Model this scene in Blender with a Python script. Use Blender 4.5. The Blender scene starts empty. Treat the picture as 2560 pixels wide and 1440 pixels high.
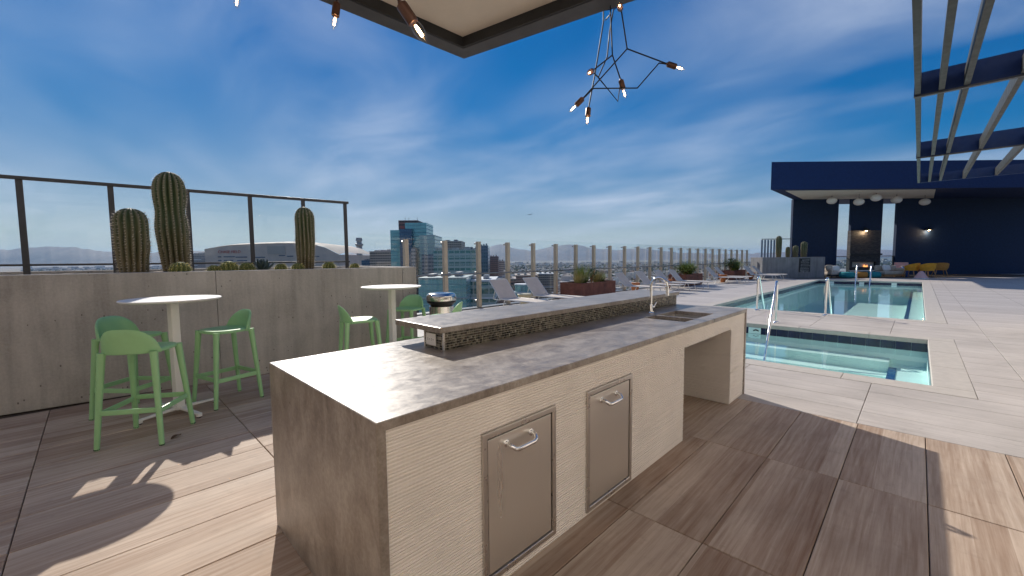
import bpy, bmesh, math, random
from mathutils import Vector, Matrix, noise
R = math.radians
S = bpy.context.scene
COL = S.collection
random.seed(7)

# ------------------------------------------------------------------ camera
YAW, PITCH, ROLL, CAM_Z = R(44.63), R(4.02), R(-0.517), 1.46
FW = Vector((-math.sin(YAW), math.cos(YAW), 0))      # horizontal view direction
RT = Vector((math.cos(YAW), math.sin(YAW), 0))       # to the right of it
cd = bpy.data.cameras.new('camera'); cam = bpy.data.objects.new('camera', cd); COL.objects.link(cam)
cd.sensor_width = 36.0; cd.lens = 36.0 * 1030.3 / 2560.0; cd.clip_start = 0.05; cd.clip_end = 120000
f = FW * math.cos(PITCH) + Vector((0, 0, -math.sin(PITCH)))
u = FW * math.sin(PITCH) + Vector((0, 0, math.cos(PITCH)))
r = RT.copy()
cr, sr = math.cos(ROLL), math.sin(ROLL)
r2, u2 = r * cr + u * sr, u * cr - r * sr
cam.matrix_world = Matrix(((r2.x, u2.x, -f.x, 0), (r2.y, u2.y, -f.y, 0), (r2.z, u2.z, -f.z, CAM_Z), (0, 0, 0, 1)))
S.camera = cam

# ------------------------------------------------------------------ sky, sun, exposure
SUN = Vector((-1.58, 0.56, 1.0)).normalized()
SUN_EL = math.asin(SUN.z); SUN_AZ = math.atan2(SUN.x, SUN.y)
W = bpy.data.worlds.new('World'); S.world = W; W.use_nodes = True
nt = W.node_tree; nt.nodes.clear()
def wn(t, **k):
    n = nt.nodes.new(t)
    for a, b in k.items(): setattr(n, a, b)
    return n
def wl(a, b): nt.links.new(a, b)
def wmath(op, a, b=None, clamp=False):
    n = wn('ShaderNodeMath', operation=op, use_clamp=clamp)
    for i, v in enumerate((a, b)):
        if v is None: continue
        if isinstance(v, (int, float)): n.inputs[i].default_value = v
        else: wl(v, n.inputs[i])
    return n.outputs[0]
sky = wn('ShaderNodeTexSky', sky_type='NISHITA', sun_disc=False, sun_elevation=SUN_EL, sun_rotation=SUN_AZ,
         altitude=350, air_density=1.0, dust_density=0.05, ozone_density=3.0)
hs = wn('ShaderNodeHueSaturation'); hs.inputs['Saturation'].default_value = 2.25; hs.inputs['Value'].default_value = 0.76; hs.inputs['Hue'].default_value = 0.522
# gentle shoulder so the glow round the sun does not burn out: c / (1 + c / k)
dv = wn('ShaderNodeVectorMath', operation='MULTIPLY_ADD'); wl(sky.outputs[0], dv.inputs[0]); dv.inputs[1].default_value = (1 / 5.0,) * 3; dv.inputs[2].default_value = (1, 1, 1)
sh = wn('ShaderNodeVectorMath', operation='DIVIDE'); wl(sky.outputs[0], sh.inputs[0]); wl(dv.outputs[0], sh.inputs[1])
wl(sh.outputs[0], hs.inputs['Color'])
tc = wn('ShaderNodeTexCoord'); sx = wn('ShaderNodeSeparateXYZ'); wl(tc.outputs['Generated'], sx.inputs[0])
zz = wmath('ADD', wmath('MAXIMUM', sx.outputs[2], 0.0), 0.16)
cx = wmath('DIVIDE', sx.outputs[0], zz); cy = wmath('DIVIDE', sx.outputs[1], zz)
cv = wn('ShaderNodeCombineXYZ'); wl(cx, cv.inputs[0]); wl(cy, cv.inputs[1])
mp = wn('ShaderNodeMapping'); mp.inputs['Rotation'].default_value = (0, 0, R(-25)); mp.inputs['Scale'].default_value = (0.62, 0.95, 1); mp.inputs['Location'].default_value = (-8.4, -2.5, 0)
wl(cv.outputs[0], mp.inputs[0])
def wnoise(src, sc, det, rough, dist):
    n = wn('ShaderNodeTexNoise'); wl(src, n.inputs['Vector'])
    n.inputs['Scale'].default_value = sc; n.inputs['Detail'].default_value = det; n.inputs['Roughness'].default_value = rough; n.inputs['Distortion'].default_value = dist
    return n.outputs[0]
big = wnoise(mp.outputs[0], 0.75, 3, 0.5, 0.4)
fine = wnoise(mp.outputs[0], 2.2, 9, 0.55, 0.6)
ramp = wn('ShaderNodeMapRange'); ramp.inputs[1].default_value = 0.40; ramp.inputs[2].default_value = 0.66; wl(big, ramp.inputs[0])
rf = wn('ShaderNodeMapRange'); rf.inputs[1].default_value = 0.25; rf.inputs[2].default_value = 0.75; wl(fine, rf.inputs[0])
cl = wmath('MULTIPLY', wmath('MULTIPLY', ramp.outputs[0], rf.outputs[0]), 0.9, True)
lo = wn('ShaderNodeMapRange'); lo.inputs[1].default_value = 0.0; lo.inputs[2].default_value = 0.10; wl(sx.outputs[2], lo.inputs[0])
cl = wmath('MULTIPLY', cl, lo.outputs[0])
cm = wn('ShaderNodeMixRGB'); wl(cl, cm.inputs[0]); wl(hs.outputs[0], cm.inputs[1]); cm.inputs[2].default_value = (2.8, 3.2, 3.9, 1)
bg = wn('ShaderNodeBackground'); bg.inputs[1].default_value = 0.085; wl(cm.outputs[0], bg.inputs[0])
wo = wn('ShaderNodeOutputWorld'); wl(bg.outputs[0], wo.inputs[0])
sl = bpy.data.lights.new('sun', 'SUN'); sl.energy = 2.0; sl.angle = R(0.55); sl.color = (1.0, 0.93, 0.83)
so = bpy.data.objects.new('sun', sl); COL.objects.link(so); so.rotation_euler = SUN.to_track_quat('Z', 'Y').to_euler()
so.location = (0, 0, 40)
S.view_settings.view_transform = 'Standard'; S.view_settings.look = 'None'
S.view_settings.gamma = 1.0; S.view_settings.exposure = 1.36
S.render.engine = 'CYCLES'
S.cycles.use_denoising = True
S.cycles.max_bounces = 8; S.cycles.diffuse_bounces = 4; S.cycles.glossy_bounces = 4; S.cycles.transparent_max_bounces = 20; S.cycles.volume_bounces = 0
S.cycles.sample_clamp_indirect = 6.0
S.cycles.caustics_reflective = False; S.cycles.caustics_refractive = False

# ------------------------------------------------------------------ helpers: materials
class Mat:
    def __init__(s, name, base=(.5, .5, .5), rough=.5, metal=0.0, spec=.5):
        s.m = bpy.data.materials.new(name); s.m.use_nodes = True; s.nt = s.m.node_tree
        s.b = s.nt.nodes['Principled BSDF']; s.out = s.nt.nodes['Material Output']
        s.b.inputs['Base Color'].default_value = (*base, 1); s.b.inputs['Roughness'].default_value = rough
        s.b.inputs['Metallic'].default_value = metal; s.b.inputs['Specular IOR Level'].default_value = spec
        s._tc = None
    def n(s, t, ins=None, **k):
        n = s.nt.nodes.new(t)
        for a, b in k.items(): setattr(n, a, b)
        for a, b in (ins or {}).items(): s.put(n.inputs[a], b)
        return n
    def put(s, sock, v):
        if isinstance(v, bpy.types.NodeSocket): s.nt.links.new(v, sock)
        elif isinstance(v, tuple) and len(v) == 3 and sock.type == 'RGBA': sock.default_value = (*v, 1)
        else: sock.default_value = v
    def coord(s, which='Object'):
        if not s._tc: s._tc = s.n('ShaderNodeTexCoord')
        return s._tc.outputs[which]
    def math(s, op, a, b=0.0, c=None, clamp=False):
        n = s.n('ShaderNodeMath', operation=op, use_clamp=clamp); s.put(n.inputs[0], a); s.put(n.inputs[1], b)
        if c is not None: s.put(n.inputs[2], c)
        return n.outputs[0]
    def scaled(s, sc, loc=(0, 0, 0), src=None, rot=(0, 0, 0)):
        n = s.n('ShaderNodeMapping'); s.put(n.inputs[0], src or s.coord()); n.inputs['Scale'].default_value = sc
        s.put(n.inputs['Location'], loc); n.inputs['Rotation'].default_value = rot
        return n.outputs[0]
    def noise(s, sc, det=4, rough=.55, dist=0, src=None):
        n = s.n('ShaderNodeTexNoise', {'Scale': sc, 'Detail': det, 'Roughness': rough, 'Distortion': dist}); s.put(n.inputs['Vector'], src or s.coord())
        return n.outputs[0]
    def ramp(s, fac, stops):
        n = s.n('ShaderNodeValToRGB'); s.put(n.inputs[0], fac); e = n.color_ramp.elements
        while len(e) < len(stops): e.new(.5)
        for i, (p, c) in enumerate(stops): e[i].position = p; e[i].color = (*c, 1)
        return n.outputs[0]
    def mix(s, fac, a, b, mode='MIX'):
        n = s.n('ShaderNodeMixRGB', blend_type=mode); s.put(n.inputs[0], fac); s.put(n.inputs[1], a); s.put(n.inputs[2], b)
        return n.outputs[0]
    def rng(s, v, a, b, c, d):
        n = s.n('ShaderNodeMapRange'); s.put(n.inputs[0], v)
        for i, q in enumerate((a, b, c, d)): n.inputs[i + 1].default_value = q
        return n.outputs[0]
    def base(s, c): s.put(s.b.inputs['Base Color'], c); return s
    def rough(s, c): s.put(s.b.inputs['Roughness'], c); return s
    def bump(s, h, strength=.3, dist=.01):
        n = s.n('ShaderNodeBump', {'Strength': strength, 'Distance': dist, 'Height': h}); s.put(s.b.inputs['Normal'], n.outputs[0]); return s
    def orand(s): return s.n('ShaderNodeObjectInfo').outputs['Random']

def simple(name, base, rough=.5, metal=0.0, spec=.5, var=.10, scale=6.0, bump=0.0, bscale=60):
    """plain colour with a little mottling and optional fine relief"""
    M = Mat(name, base, rough, metal, spec)
    k = M.noise(scale, 5, .6)
    lo = tuple(c * (1 - var) for c in base); hi = tuple(min(1, c * (1 + var)) for c in base)
    M.base(M.ramp(k, [(.3, lo), (.7, hi)]))
    M.rough(M.rng(M.noise(scale * 2.3, 3), .3, .7, max(.02, rough - .06), min(1, rough + .08)))
    if bump: M.bump(M.noise(bscale, 4), bump, .004)
    return M.m

MT = {}
MT['white'] = simple('white_powder_coat', (.80, .78, .74), .55, 0.0, .3, var=.04)
MT['green'] = simple('green_plastic', (.31, .58, .28), .36, var=.06, bump=.04, bscale=300)
MT['chrome'] = simple('chrome', (.82, .82, .82), .08, 1.0, var=.03)
MT['steel'] = simple('brushed_steel', (.66, .63, .59), .30, 1.0, var=.05)
MT['dark_metal'] = simple('charcoal_metal', (.035, .037, .042), .45, .0, var=.15)
MT['black'] = simple('black_plastic', (.012, .012, .013), .45, var=.2)
MT['navy'] = simple('navy_stucco', (.0018, .022, .10), .75, var=.15, bump=.25, bscale=120)
MT['navy_wall'] = simple('near_black_navy_paint', (.006, .024, .070), .8, var=.2, bump=.25, bscale=120)
MT['soffit'] = simple('cream_soffit', (.74, .69, .61), .8, var=.05, bump=.15, bscale=90)
MT['grey_beam'] = simple('grey_beam_paint', (.066, .070, .080), .55, var=.08)
MT['dark_beam'] = simple('dark_beam_paint', (.02, .021, .023), .6, var=.15)
MT['sling'] = simple('grey_sling_fabric', (.64, .55, .47), .85, var=.06, bump=.3, bscale=500)
MT['lframe'] = simple('silver_lounger_frame', (.70, .69, .67), .38, .35, var=.05)
MT['terracotta'] = simple('terracotta_glaze', (.48, .16, .045), .5, var=.15)
MT['cream'] = simple('cream_glaze', (.62, .55, .36), .5, var=.08)
MT['corten'] = simple('rusted_steel', (.17, .062, .040), .75, .0, var=.35, scale=4, bump=.2, bscale=80)
MT['soil'] = simple('dark_soil', (.10, .075, .055), .95, var=.4, scale=40, bump=.6, bscale=90)
MT['tan_post'] = simple('tan_post_paint', (.50, .42, .31), .5, var=.08)
MT['rail_grey'] = simple('grey_rail', (.22, .22, .22), .4, .6, var=.1)
MT['copper'] = simple('copper_socket', (.10, .05, .036), .4, .6, var=.15)
MT['rod'] = simple('dark_rod', (.018, .022, .032), .55, 0.0, .2, var=.15)
MT['teal_cushion'] = simple('teal_fabric', (.02, .24, .27), .9, var=.2)
MT['orange_seat'] = simple('orange_fabric', (.78, .36, .03), .8, var=.15)
MT['wicker'] = simple('orange_wicker', (.52, .24, .05), .8, var=.35, scale=60)
MT['beige_seat'] = simple('beige_fabric', (.52, .45, .36), .9, var=.12)
MT['pink'] = simple('pink_plastic', (.80, .46, .42), .6, var=.06)
MT['blue_fabric'] = simple('blue_fabric', (.05, .11, .32), .8, var=.15)
MT['teak'] = simple('teak_wood', (.42, .22, .09), .6, var=.25, scale=20)
MT['shade'] = simple('white_lamp_shade', (.78, .76, .72), .7, var=.05, scale=25)

def glass_mat(name, tint, ior=1.45, rough=0.0, bump=None):
    M = Mat(name); M.nt.nodes.remove(M.b)
    tr = M.n('ShaderNodeBsdfTransparent', {'Color': tint}); gl = M.n('ShaderNodeBsdfGlossy', {'Roughness': rough, 'Color': (1.0, 1.0, 1.0)})
    bf = M.n('ShaderNodeNewGeometry').outputs['Backfacing']
    fr = M.n('ShaderNodeFresnel', {'IOR': M.rng(bf, 0.0, 1.0, ior, 1.0 / ior)})
    if bump:
        sc, st = bump
        h = M.math('ADD', M.noise(sc, 3, .5, .6, src=M.scaled((1, 1, 1))), M.math('MULTIPLY', M.noise(sc * 3.1, 2), .35))
        bp = M.n('ShaderNodeBump', {'Strength': st, 'Distance': .02, 'Height': h})
        M.put(gl.inputs['Normal'], bp.outputs[0]); M.put(fr.inputs['Normal'], bp.outputs[0])
    mx = M.n('ShaderNodeMixShader'); M.put(mx.inputs[0], fr.outputs[0]); M.put(mx.inputs[1], tr.outputs[0]); M.put(mx.inputs[2], gl.outputs[0])
    M.put(M.out.inputs[0], mx.outputs[0])
    return M.m
MT['glass'] = glass_mat('fence_glass', (.97, .985, .985), 1.30)
MT['glass_rail'] = glass_mat('greenish_rail_glass', (.978, .992, .986), 1.22)
MT['bulb_glass'] = glass_mat('bulb_glass', (.97, .95, .92), 1.35)
MT['water'] = glass_mat('pool_water_surface', (.86, .97, .97), 1.24, 0.0, (2.6, .10))
MT['window'] = glass_mat('window_glass', (.80, .87, .90), 1.4)

def emit(name, col, st):
    M = Mat(name); M.b.inputs['Emission Color'].default_value = (*col, 1); M.b.inputs['Emission Strength'].default_value = st; M.b.inputs['Base Color'].default_value = (*col, 1)
    M.m.cycles.emission_sampling = 'NONE'
    return M.m
MT['filament'] = emit('glowing_filament', (1, .66, .34), 11)
MT['flame'] = emit('gas_flame', (1, .42, .12), .7)
MT['lamp_glow'] = emit('lamp_glow', (1, .70, .38), 14)

# wood-look porcelain, grain along local Y (long side of the tile)
def wood(name, dark, light, contrast=1.0, strips=True):
    M = Mat(name, rough=.7, spec=.18)
    rnd = M.orand()
    off = M.n('ShaderNodeCombineXYZ', {0: M.math('MULTIPLY', rnd, 31.7), 1: M.math('MULTIPLY', rnd, 77.1), 2: M.math('MULTIPLY', rnd, 13.3)}).outputs[0]
    co = M.n('ShaderNodeVectorMath', {0: M.coord(), 1: off}, operation='ADD').outputs[0]
    g1 = M.noise(1.0, 6, .66, .6, M.scaled((38, 1.8, 1), src=co))
    g2 = M.noise(1.0, 4, .6, 1.2, M.scaled((7, .7, 1), src=co))
    g3 = M.noise(1.0, 5, .7, .2, M.scaled((64, 1.6, 1), src=co))
    k = M.math('ADD', M.math('MULTIPLY', g1, .5), M.math('MULTIPLY', g2, .42))
    k = M.math('ADD', k, M.math('MULTIPLY', M.math('SUBTRACT', g3, .37), .50))
    # growth rings: bands across the board bent by a slow noise, so they close into cathedral figures
    sc_ = M.n('ShaderNodeSeparateXYZ', {0: co}); bend = M.noise(1.0, 2, .5, 0, M.scaled((3.5, 1.1, 1), src=co))
    ringv = M.math('SINE', M.math('ADD', M.math('MULTIPLY', sc_.outputs[0], 150.0), M.math('MULTIPLY', bend, 24.0)))
    k = M.math('ADD', k, M.math('MULTIPLY', ringv, .028))
    if strips:
        sxn = M.n('ShaderNodeSeparateXYZ', {0: M.coord()})
        cell = M.math('FLOOR', M.math('MULTIPLY', M.math('ADD', sxn.outputs[0], 1.0), 7.3))
        wv = M.n('ShaderNodeTexWhiteNoise', {1: M.math('ADD', cell, M.math('MULTIPLY', rnd, 517.0))}, noise_dimensions='1D')
        k = M.math('ADD', k, M.math('MULTIPLY', M.math('SUBTRACT', wv.outputs[0], .5), .26))
    k = M.math('ADD', k, M.math('MULTIPLY', M.math('SUBTRACT', rnd, .5), .12))
    mid = tuple((a + b) / 2 for a, b in zip(dark, light))
    pos = M.n('ShaderNodeNewGeometry').outputs['Position']
    st_ = M.noise(.9, 6, .65, .5, pos); sp_ = M.noise(9, 4, .7, .3, pos)
    wear = M.math('ADD', M.rng(st_, .3, .7, .80, 1.08), M.rng(sp_, .58, .75, 0.0, -.14))
    col = M.ramp(k, [(.5 - .28 / contrast, dark), (.5, mid), (.5 + .26 / contrast, light)])
    M.base(M.n('ShaderNodeVectorMath', {0: col, 1: M.n('ShaderNodeCombineXYZ', {0: wear, 1: wear, 2: wear}).outputs[0]}, operation='MULTIPLY').outputs[0])
    M.rough(M.rng(g2, .3, .7, .62, .78)); M.bump(g1, .12, .004)
    return M.m
MT['wood_tile'] = wood('walnut_wood_look_tile', (.275, .172, .114), (.60, .49, .395))
MT['pool_tile'] = wood('pale_wood_look_tile', (.39, .35, .32), (.62, .57, .53), .8, False)

def far_deck():
    M = Mat('pale_deck_far', rough=.6, spec=.3); co = M.coord()
    s3 = M.n('ShaderNodeSeparateXYZ', {0: co})
    row = M.math('FLOOR', M.math('DIVIDE', s3.outputs[1], .4135))
    jit = M.n('ShaderNodeTexWhiteNoise', {1: row}, noise_dimensions='1D').outputs[0]
    g = M.noise(1.0, 5, .6, .5, M.scaled((1.2, 26, 1), src=co))
    k = M.math('ADD', g, M.math('MULTIPLY', M.math('SUBTRACT', jit, .5), .2))
    c = M.ramp(k, [(.25, (.39, .35, .32)), (.75, (.62, .57, .53))])
    fy = M.math('FRACT', M.math('DIVIDE', s3.outputs[1], .4135)); j = M.math('LESS_THAN', fy, .02)
    fx = M.math('FRACT', M.math('DIVIDE', M.math('ADD', s3.outputs[0], .33), 1.249)); j2 = M.math('LESS_THAN', fx, .006)
    M.base(M.mix(M.math('MAXIMUM', j, j2), c, (.16, .13, .11))); return M.m
MT['far_deck'] = far_deck()
MT['joint'] = simple('dark_joint_sand', (.07, .052, .04), .95, var=.3, scale=30)

def stone():
    M = Mat('mottled_grey_stone', rough=.3, spec=.7); co = M.coord()
    a = M.noise(3.2, 9, .66, 1.4, M.scaled((1, .8, .55))); b = M.noise(14, 7, .7, .6, M.scaled((1, .7, .4))); c = M.noise(70, 4, .6)
    k = M.math('ADD', M.math('MULTIPLY', a, .6), M.math('MULTIPLY', b, .42))
    k = M.math('ADD', k, M.math('MULTIPLY', M.math('SUBTRACT', c, .5), .22))
    M.base(M.ramp(k, [(.34, (.12, .092, .072)), (.5, (.255, .215, .18)), (.64, (.40, .355, .31))]))
    M.rough(M.rng(b, .3, .7, .27, .44)); M.bump(M.math('ADD', b, M.math('MULTIPLY', c, .4)), .10, .003); return M.m
MT['stone'] = stone()

def concrete(name, dark, light, streak=(7, 7, .5)):
    M = Mat(name, rough=.85, spec=.25)
    a = M.noise(1.6, 7, .6, .4); b = M.noise(1.0, 6, .65, .2, M.scaled(streak)); c = M.noise(45, 5, .65)
    k = M.math('ADD', M.math('MULTIPLY', a, .45), M.math('MULTIPLY', b, .5)); k = M.math('ADD', k, M.math('MULTIPLY', M.math('SUBTRACT', c, .5), .25))
    col = M.ramp(k, [(.32, dark), (.62, light)])
    v = M.n('ShaderNodeTexVoronoi', {'Scale': 16.0, 'Randomness': 1.0}); M.put(v.inputs['Vector'], M.scaled((1, 1, .6)))
    pit = M.math('MULTIPLY', M.math('LESS_THAN', v.outputs['Distance'], .11), M.math('GREATER_THAN', M.noise(5, 2), .52))
    M.base(M.mix(M.math('MULTIPLY', pit, .65), col, (.06, .05, .042)))
    M.bump(M.math('SUBTRACT', c, M.math('MULTIPLY', pit, .8)), .25, .006); return M.m
MT['concrete'] = concrete('board_formed_concrete', (.32, .295, .26), (.57, .53, .47))
MT['concrete_far'] = concrete('grey_concrete', (.16, .155, .16), (.30, .29, .29))
MT['panel'] = simple('white_ribbed_porcelain', (.84, .785, .725), .55, var=.05, scale=3)
MT['coping'] = simple('tan_coping_stone', (.50, .455, .405), .7, var=.08, scale=9)
MT['plaster'] = simple('aqua_pool_plaster', (.76, .94, .90), .8, var=.06, scale=2.5)
MT['navy_tile'] = simple('navy_glazed_tile', (.010, .015, .055), .15, var=.3)
MT['blue_tile'] = simple('blue_step_tile', (.01, .085, .26), .3, var=.15)
MT['grout'] = simple('pale_grout', (.56, .52, .45), .9, var=.1)

def mosaic():
    M = Mat('glass_mosaic_tile', rough=.2, spec=.6)
    isl = M.n('ShaderNodeNewGeometry').outputs['Random Per Island']
    k = M.math('FRACT', M.math('ADD', isl, M.math('MULTIPLY', M.orand(), 7.31)))
    M.base(M.ramp(k, [(0, (.016, .015, .012)), (.25, (.04, .036, .026)), (.5, (.12, .11, .08)), (.72, (.23, .215, .155)), (.86, (.07, .045, .03)), (1, (.36, .345, .28))]))
    return M.m
MT['mosaic'] = mosaic()

def cactus_mat(name, low, high):
    M = Mat(name, rough=.6, spec=.3); s3 = M.n('ShaderNodeSeparateXYZ', {0: M.coord()})
    k = M.math('ADD', M.rng(s3.outputs[2], 0.0, .75, 0, .8), M.math('MULTIPLY', M.math('SUBTRACT', M.noise(9, 5), .5), .7))
    pt = M.n('ShaderNodeNewGeometry').outputs['Pointiness']
    M.base(M.mix(M.rng(pt, .50, .60, 0, .75), M.ramp(k, [(.0, low), (.45, tuple((a + b) / 2 for a, b in zip(low, high))), (.9, high)]), (.30, .25, .17))); M.bump(M.noise(70, 3), .2, .005); return M.m
MT['cactus'] = cactus_mat('cactus_skin', (.13, .10, .045), (.045, .080, .032))
MT['spine'] = simple('pale_spines', (.58, .51, .40), .7, var=.2)
MT['gold_spine'] = simple('golden_spines', (.78, .66, .24), .7, var=.25)
MT['gold_cactus'] = simple('golden_barrel_skin', (.14, .16, .04), .7, var=.2, scale=20)
MT['agave'] = simple('blue_agave_leaf', (.085, .125, .115), .6, var=.2, scale=9)
MT['gravel'] = simple('desert_gravel', (.36, .29, .22), .95, var=.4, scale=60, bump=.8, bscale=110)
def leafy(name, dark, light):
    M = Mat(name, rough=.6, spec=.3); isl = M.n('ShaderNodeNewGeometry').outputs['Random Per Island']
    M.base(M.ramp(isl, [(0, dark), (1, light)])); M.b.inputs['Transmission Weight'].default_value = 0.0
    return M.m
MT['grass_leaf'] = leafy('ornamental_grass_blades', (.055, .115, .014), (.26, .30, .055))
MT['straw_leaf'] = leafy('straw_grass_blades', (.20, .17, .055), (.42, .36, .15))
MT['dark_leaf'] = leafy('dark_green_leaves', (.012, .045, .018), (.045, .11, .035))

# ------------------------------------------------------------------ helpers: geometry
class MB:
    def __init__(s): s.v = []; s.f = []
    def add(s, vs, fs):
        o = len(s.v); s.v += [tuple(p) for p in vs]; s.f += [tuple(i + o for i in q) for q in fs]; return s
    def boxb(s, x0, x1, y0, y1, z0, z1):
        return s.add([(x0, y0, z0), (x1, y0, z0), (x1, y1, z0), (x0, y1, z0), (x0, y0, z1), (x1, y0, z1), (x1, y1, z1), (x0, y1, z1)],
                     [(3, 2, 1, 0), (4, 5, 6, 7), (0, 1, 5, 4), (1, 2, 6, 5), (2, 3, 7, 6), (3, 0, 4, 7)])
    def chamfer_top(s, x0, x1, y0, y1, z0, z1, c):
        return s.add([(x0, y0, z0), (x1, y0, z0), (x1, y1, z0), (x0, y1, z0), (x0, y0, z1 - c), (x1, y0, z1 - c), (x1, y1, z1 - c), (x0, y1, z1 - c),
                      (x0 + c, y0 + c, z1), (x1 - c, y0 + c, z1), (x1 - c, y1 - c, z1), (x0 + c, y1 - c, z1)],
                     [(0, 1, 5, 4), (1, 2, 6, 5), (2, 3, 7, 6), (3, 0, 4, 7), (4, 5, 9, 8), (5, 6, 10, 9), (6, 7, 11, 10), (7, 4, 8, 11), (8, 9, 10, 11)])
    def obox(s, c, ax, ay, az):
        c = Vector(c); ax = Vector(ax); ay = Vector(ay); az = Vector(az)
        vs = [c + ax * i + ay * j + az * k for k in (-1, 1) for j in (-1, 1) for i in (-1, 1)]
        return s.add(vs, [(2, 3, 1, 0), (4, 5, 7, 6), (0, 1, 5, 4), (1, 3, 7, 5), (3, 2, 6, 7), (2, 0, 4, 6)])
    def bar(s, a, b, w, h, up=(0, 0, 1), w2=None, h2=None):
        """box-section bar from a to b, optionally tapering"""
        a = Vector(a); b = Vector(b); d = (b - a).normalized(); up = Vector(up); sd = d.cross(up)
        if sd.length < 1e-4: sd = d.cross(Vector((1, 0, 0)))
        sd.normalize(); up = sd.cross(d); w2 = w if w2 is None else w2; h2 = h if h2 is None else h2
        vs = []
        for p, ww, hh in ((a, w, h), (b, w2, h2)):
            vs += [p - sd * ww / 2 - up * hh / 2, p + sd * ww / 2 - up * hh / 2, p + sd * ww / 2 + up * hh / 2, p - sd * ww / 2 + up * hh / 2]
        return s.add(vs, [(3, 2, 1, 0), (4, 5, 6, 7), (0, 1, 5, 4), (1, 2, 6, 5), (2, 3, 7, 6), (3, 0, 4, 7)])
    def tube(s, pts, r, n=8, cap=True):
        P = [Vector(p) for p in pts]; rs = r if isinstance(r, (list, tuple)) else [r] * len(P)
        t0 = (P[1] - P[0]).normalized(); up = Vector((0, 0, 1)) if abs(t0.z) < .9 else Vector((1, 0, 0)); nn = t0.cross(up).normalized()
        vs = []; fs = []
        for i, p in enumerate(P):
            if i == 0: t = t0
            elif i == len(P) - 1: t = (P[i] - P[i - 1]).normalized()
            else: t = ((P[i + 1] - P[i]).normalized() + (P[i] - P[i - 1]).normalized()).normalized()
            nn = (nn - t * nn.dot(t)); nn.normalize(); bb = t.cross(nn)
            for k in range(n):
                a = 2 * math.pi * k / n; vs.append(p + (nn * math.cos(a) + bb * math.sin(a)) * rs[i])
        for i in range(len(P) - 1):
            for k in range(n):
                k2 = (k + 1) % n; fs.append((i * n + k, i * n + k2, (i + 1) * n + k2, (i + 1) * n + k))
        if cap: fs.append(tuple(reversed(range(n)))); fs.append(tuple(range((len(P) - 1) * n, len(P) * n)))
        return s.add(vs, fs)
    def lathe(s, prof, n=24, c=(0, 0, 0), axis=None):
        vs = []; fs = []; m = len(prof); A = Matrix.Identity(3)
        if axis is not None: A = Vector((0, 0, 1)).rotation_difference(Vector(axis)).to_matrix()
        for (r, z) in prof:
            for k in range(n):
                a = 2 * math.pi * k / n; vs.append(A @ Vector((r * math.cos(a), r * math.sin(a), z)) + Vector(c))
        for i in range(m - 1):
            for k in range(n):
                k2 = (k + 1) % n; fs.append((i * n + k, i * n + k2, (i + 1) * n + k2, (i + 1) * n + k))
        if prof[0][0] > 1e-5: fs.append(tuple(reversed(range(n))))
        if prof[-1][0] > 1e-5: fs.append(tuple(range((m - 1) * n, m * n)))
        return s.add(vs, fs)
    def grid(s, rows, closed=False):
        """rows: list of equal-length lists of points"""
        m = len(rows[0]); vs = [p for row in rows for p in row]; fs = []
        for i in range(len(rows) - 1):
            for k in range(m - (0 if closed else 1)):
                k2 = (k + 1) % m; fs.append((i * m + k, i * m + k2, (i + 1) * m + k2, (i + 1) * m + k))
        return s.add(vs, fs)
    def slab(s, xs, ys, z0, z1, holes=(), fn=None):
        """grid of cells (xs by ys) with some cells left out; fn maps (a, b, c) to a point"""
        fn = fn or (lambda a, b, c: (a, b, c)); nx, ny = len(xs) - 1, len(ys) - 1; on = lambda i, j: 0 <= i < nx and 0 <= j < ny and (i, j) not in holes
        vid = {}; vs = []; fs = []
        def V(i, j, k):
            if (i, j, k) not in vid: vid[(i, j, k)] = len(vs); vs.append(fn(xs[i], ys[j], (z0, z1)[k]))
            return vid[(i, j, k)]
        for i in range(nx):
            for j in range(ny):
                if not on(i, j): continue
                fs.append((V(i, j, 1), V(i + 1, j, 1), V(i + 1, j + 1, 1), V(i, j + 1, 1))); fs.append((V(i, j + 1, 0), V(i + 1, j + 1, 0), V(i + 1, j, 0), V(i, j, 0)))
                if not on(i, j - 1): fs.append((V(i, j, 0), V(i + 1, j, 0), V(i + 1, j, 1), V(i, j, 1)))
                if not on(i, j + 1): fs.append((V(i + 1, j + 1, 0), V(i, j + 1, 0), V(i, j + 1, 1), V(i + 1, j + 1, 1)))
                if not on(i - 1, j): fs.append((V(i, j + 1, 0), V(i, j, 0), V(i, j, 1), V(i, j + 1, 1)))
                if not on(i + 1, j): fs.append((V(i + 1, j, 0), V(i + 1, j + 1, 0), V(i + 1, j + 1, 1), V(i + 1, j, 1)))
        return s.add(vs, fs)
    def blade(s, base, tip, w, side, curve=0.0, seg=2):
        """a tapering leaf blade with a fold"""
        b = Vector(base); t = Vector(tip); sd = Vector(side).normalized(); vs = []; fs = []
        for i in range(seg + 1):
            q = i / seg; p = b.lerp(t, q) + Vector((0, 0, curve * 4 * q * (1 - q))); ww = w * (1 - q * .92) / 2
            vs += [p - sd * ww, p + sd * ww]
        for i in range(seg): fs.append((2 * i, 2 * i + 1, 2 * i + 3, 2 * i + 2))
        return s.add(vs, fs)
    def mesh(s, name, smooth=None):
        m = bpy.data.meshes.new(name); m.from_pydata(s.v, [], s.f); m.update()
        if smooth is not None: m.shade_smooth(); m.set_sharp_from_angle(angle=R(smooth))
        return m
    def build(s, name, mat, parent=None, smooth=None, bevel=0.0, recalc=False, loc=None):
        m = s.mesh(name, smooth)
        if recalc:
            b = bmesh.new(); b.from_mesh(m); bmesh.ops.recalc_face_normals(b, faces=b.faces); b.to_mesh(m); b.free()
        return obj(name, m, mat, parent, bevel, loc)
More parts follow.
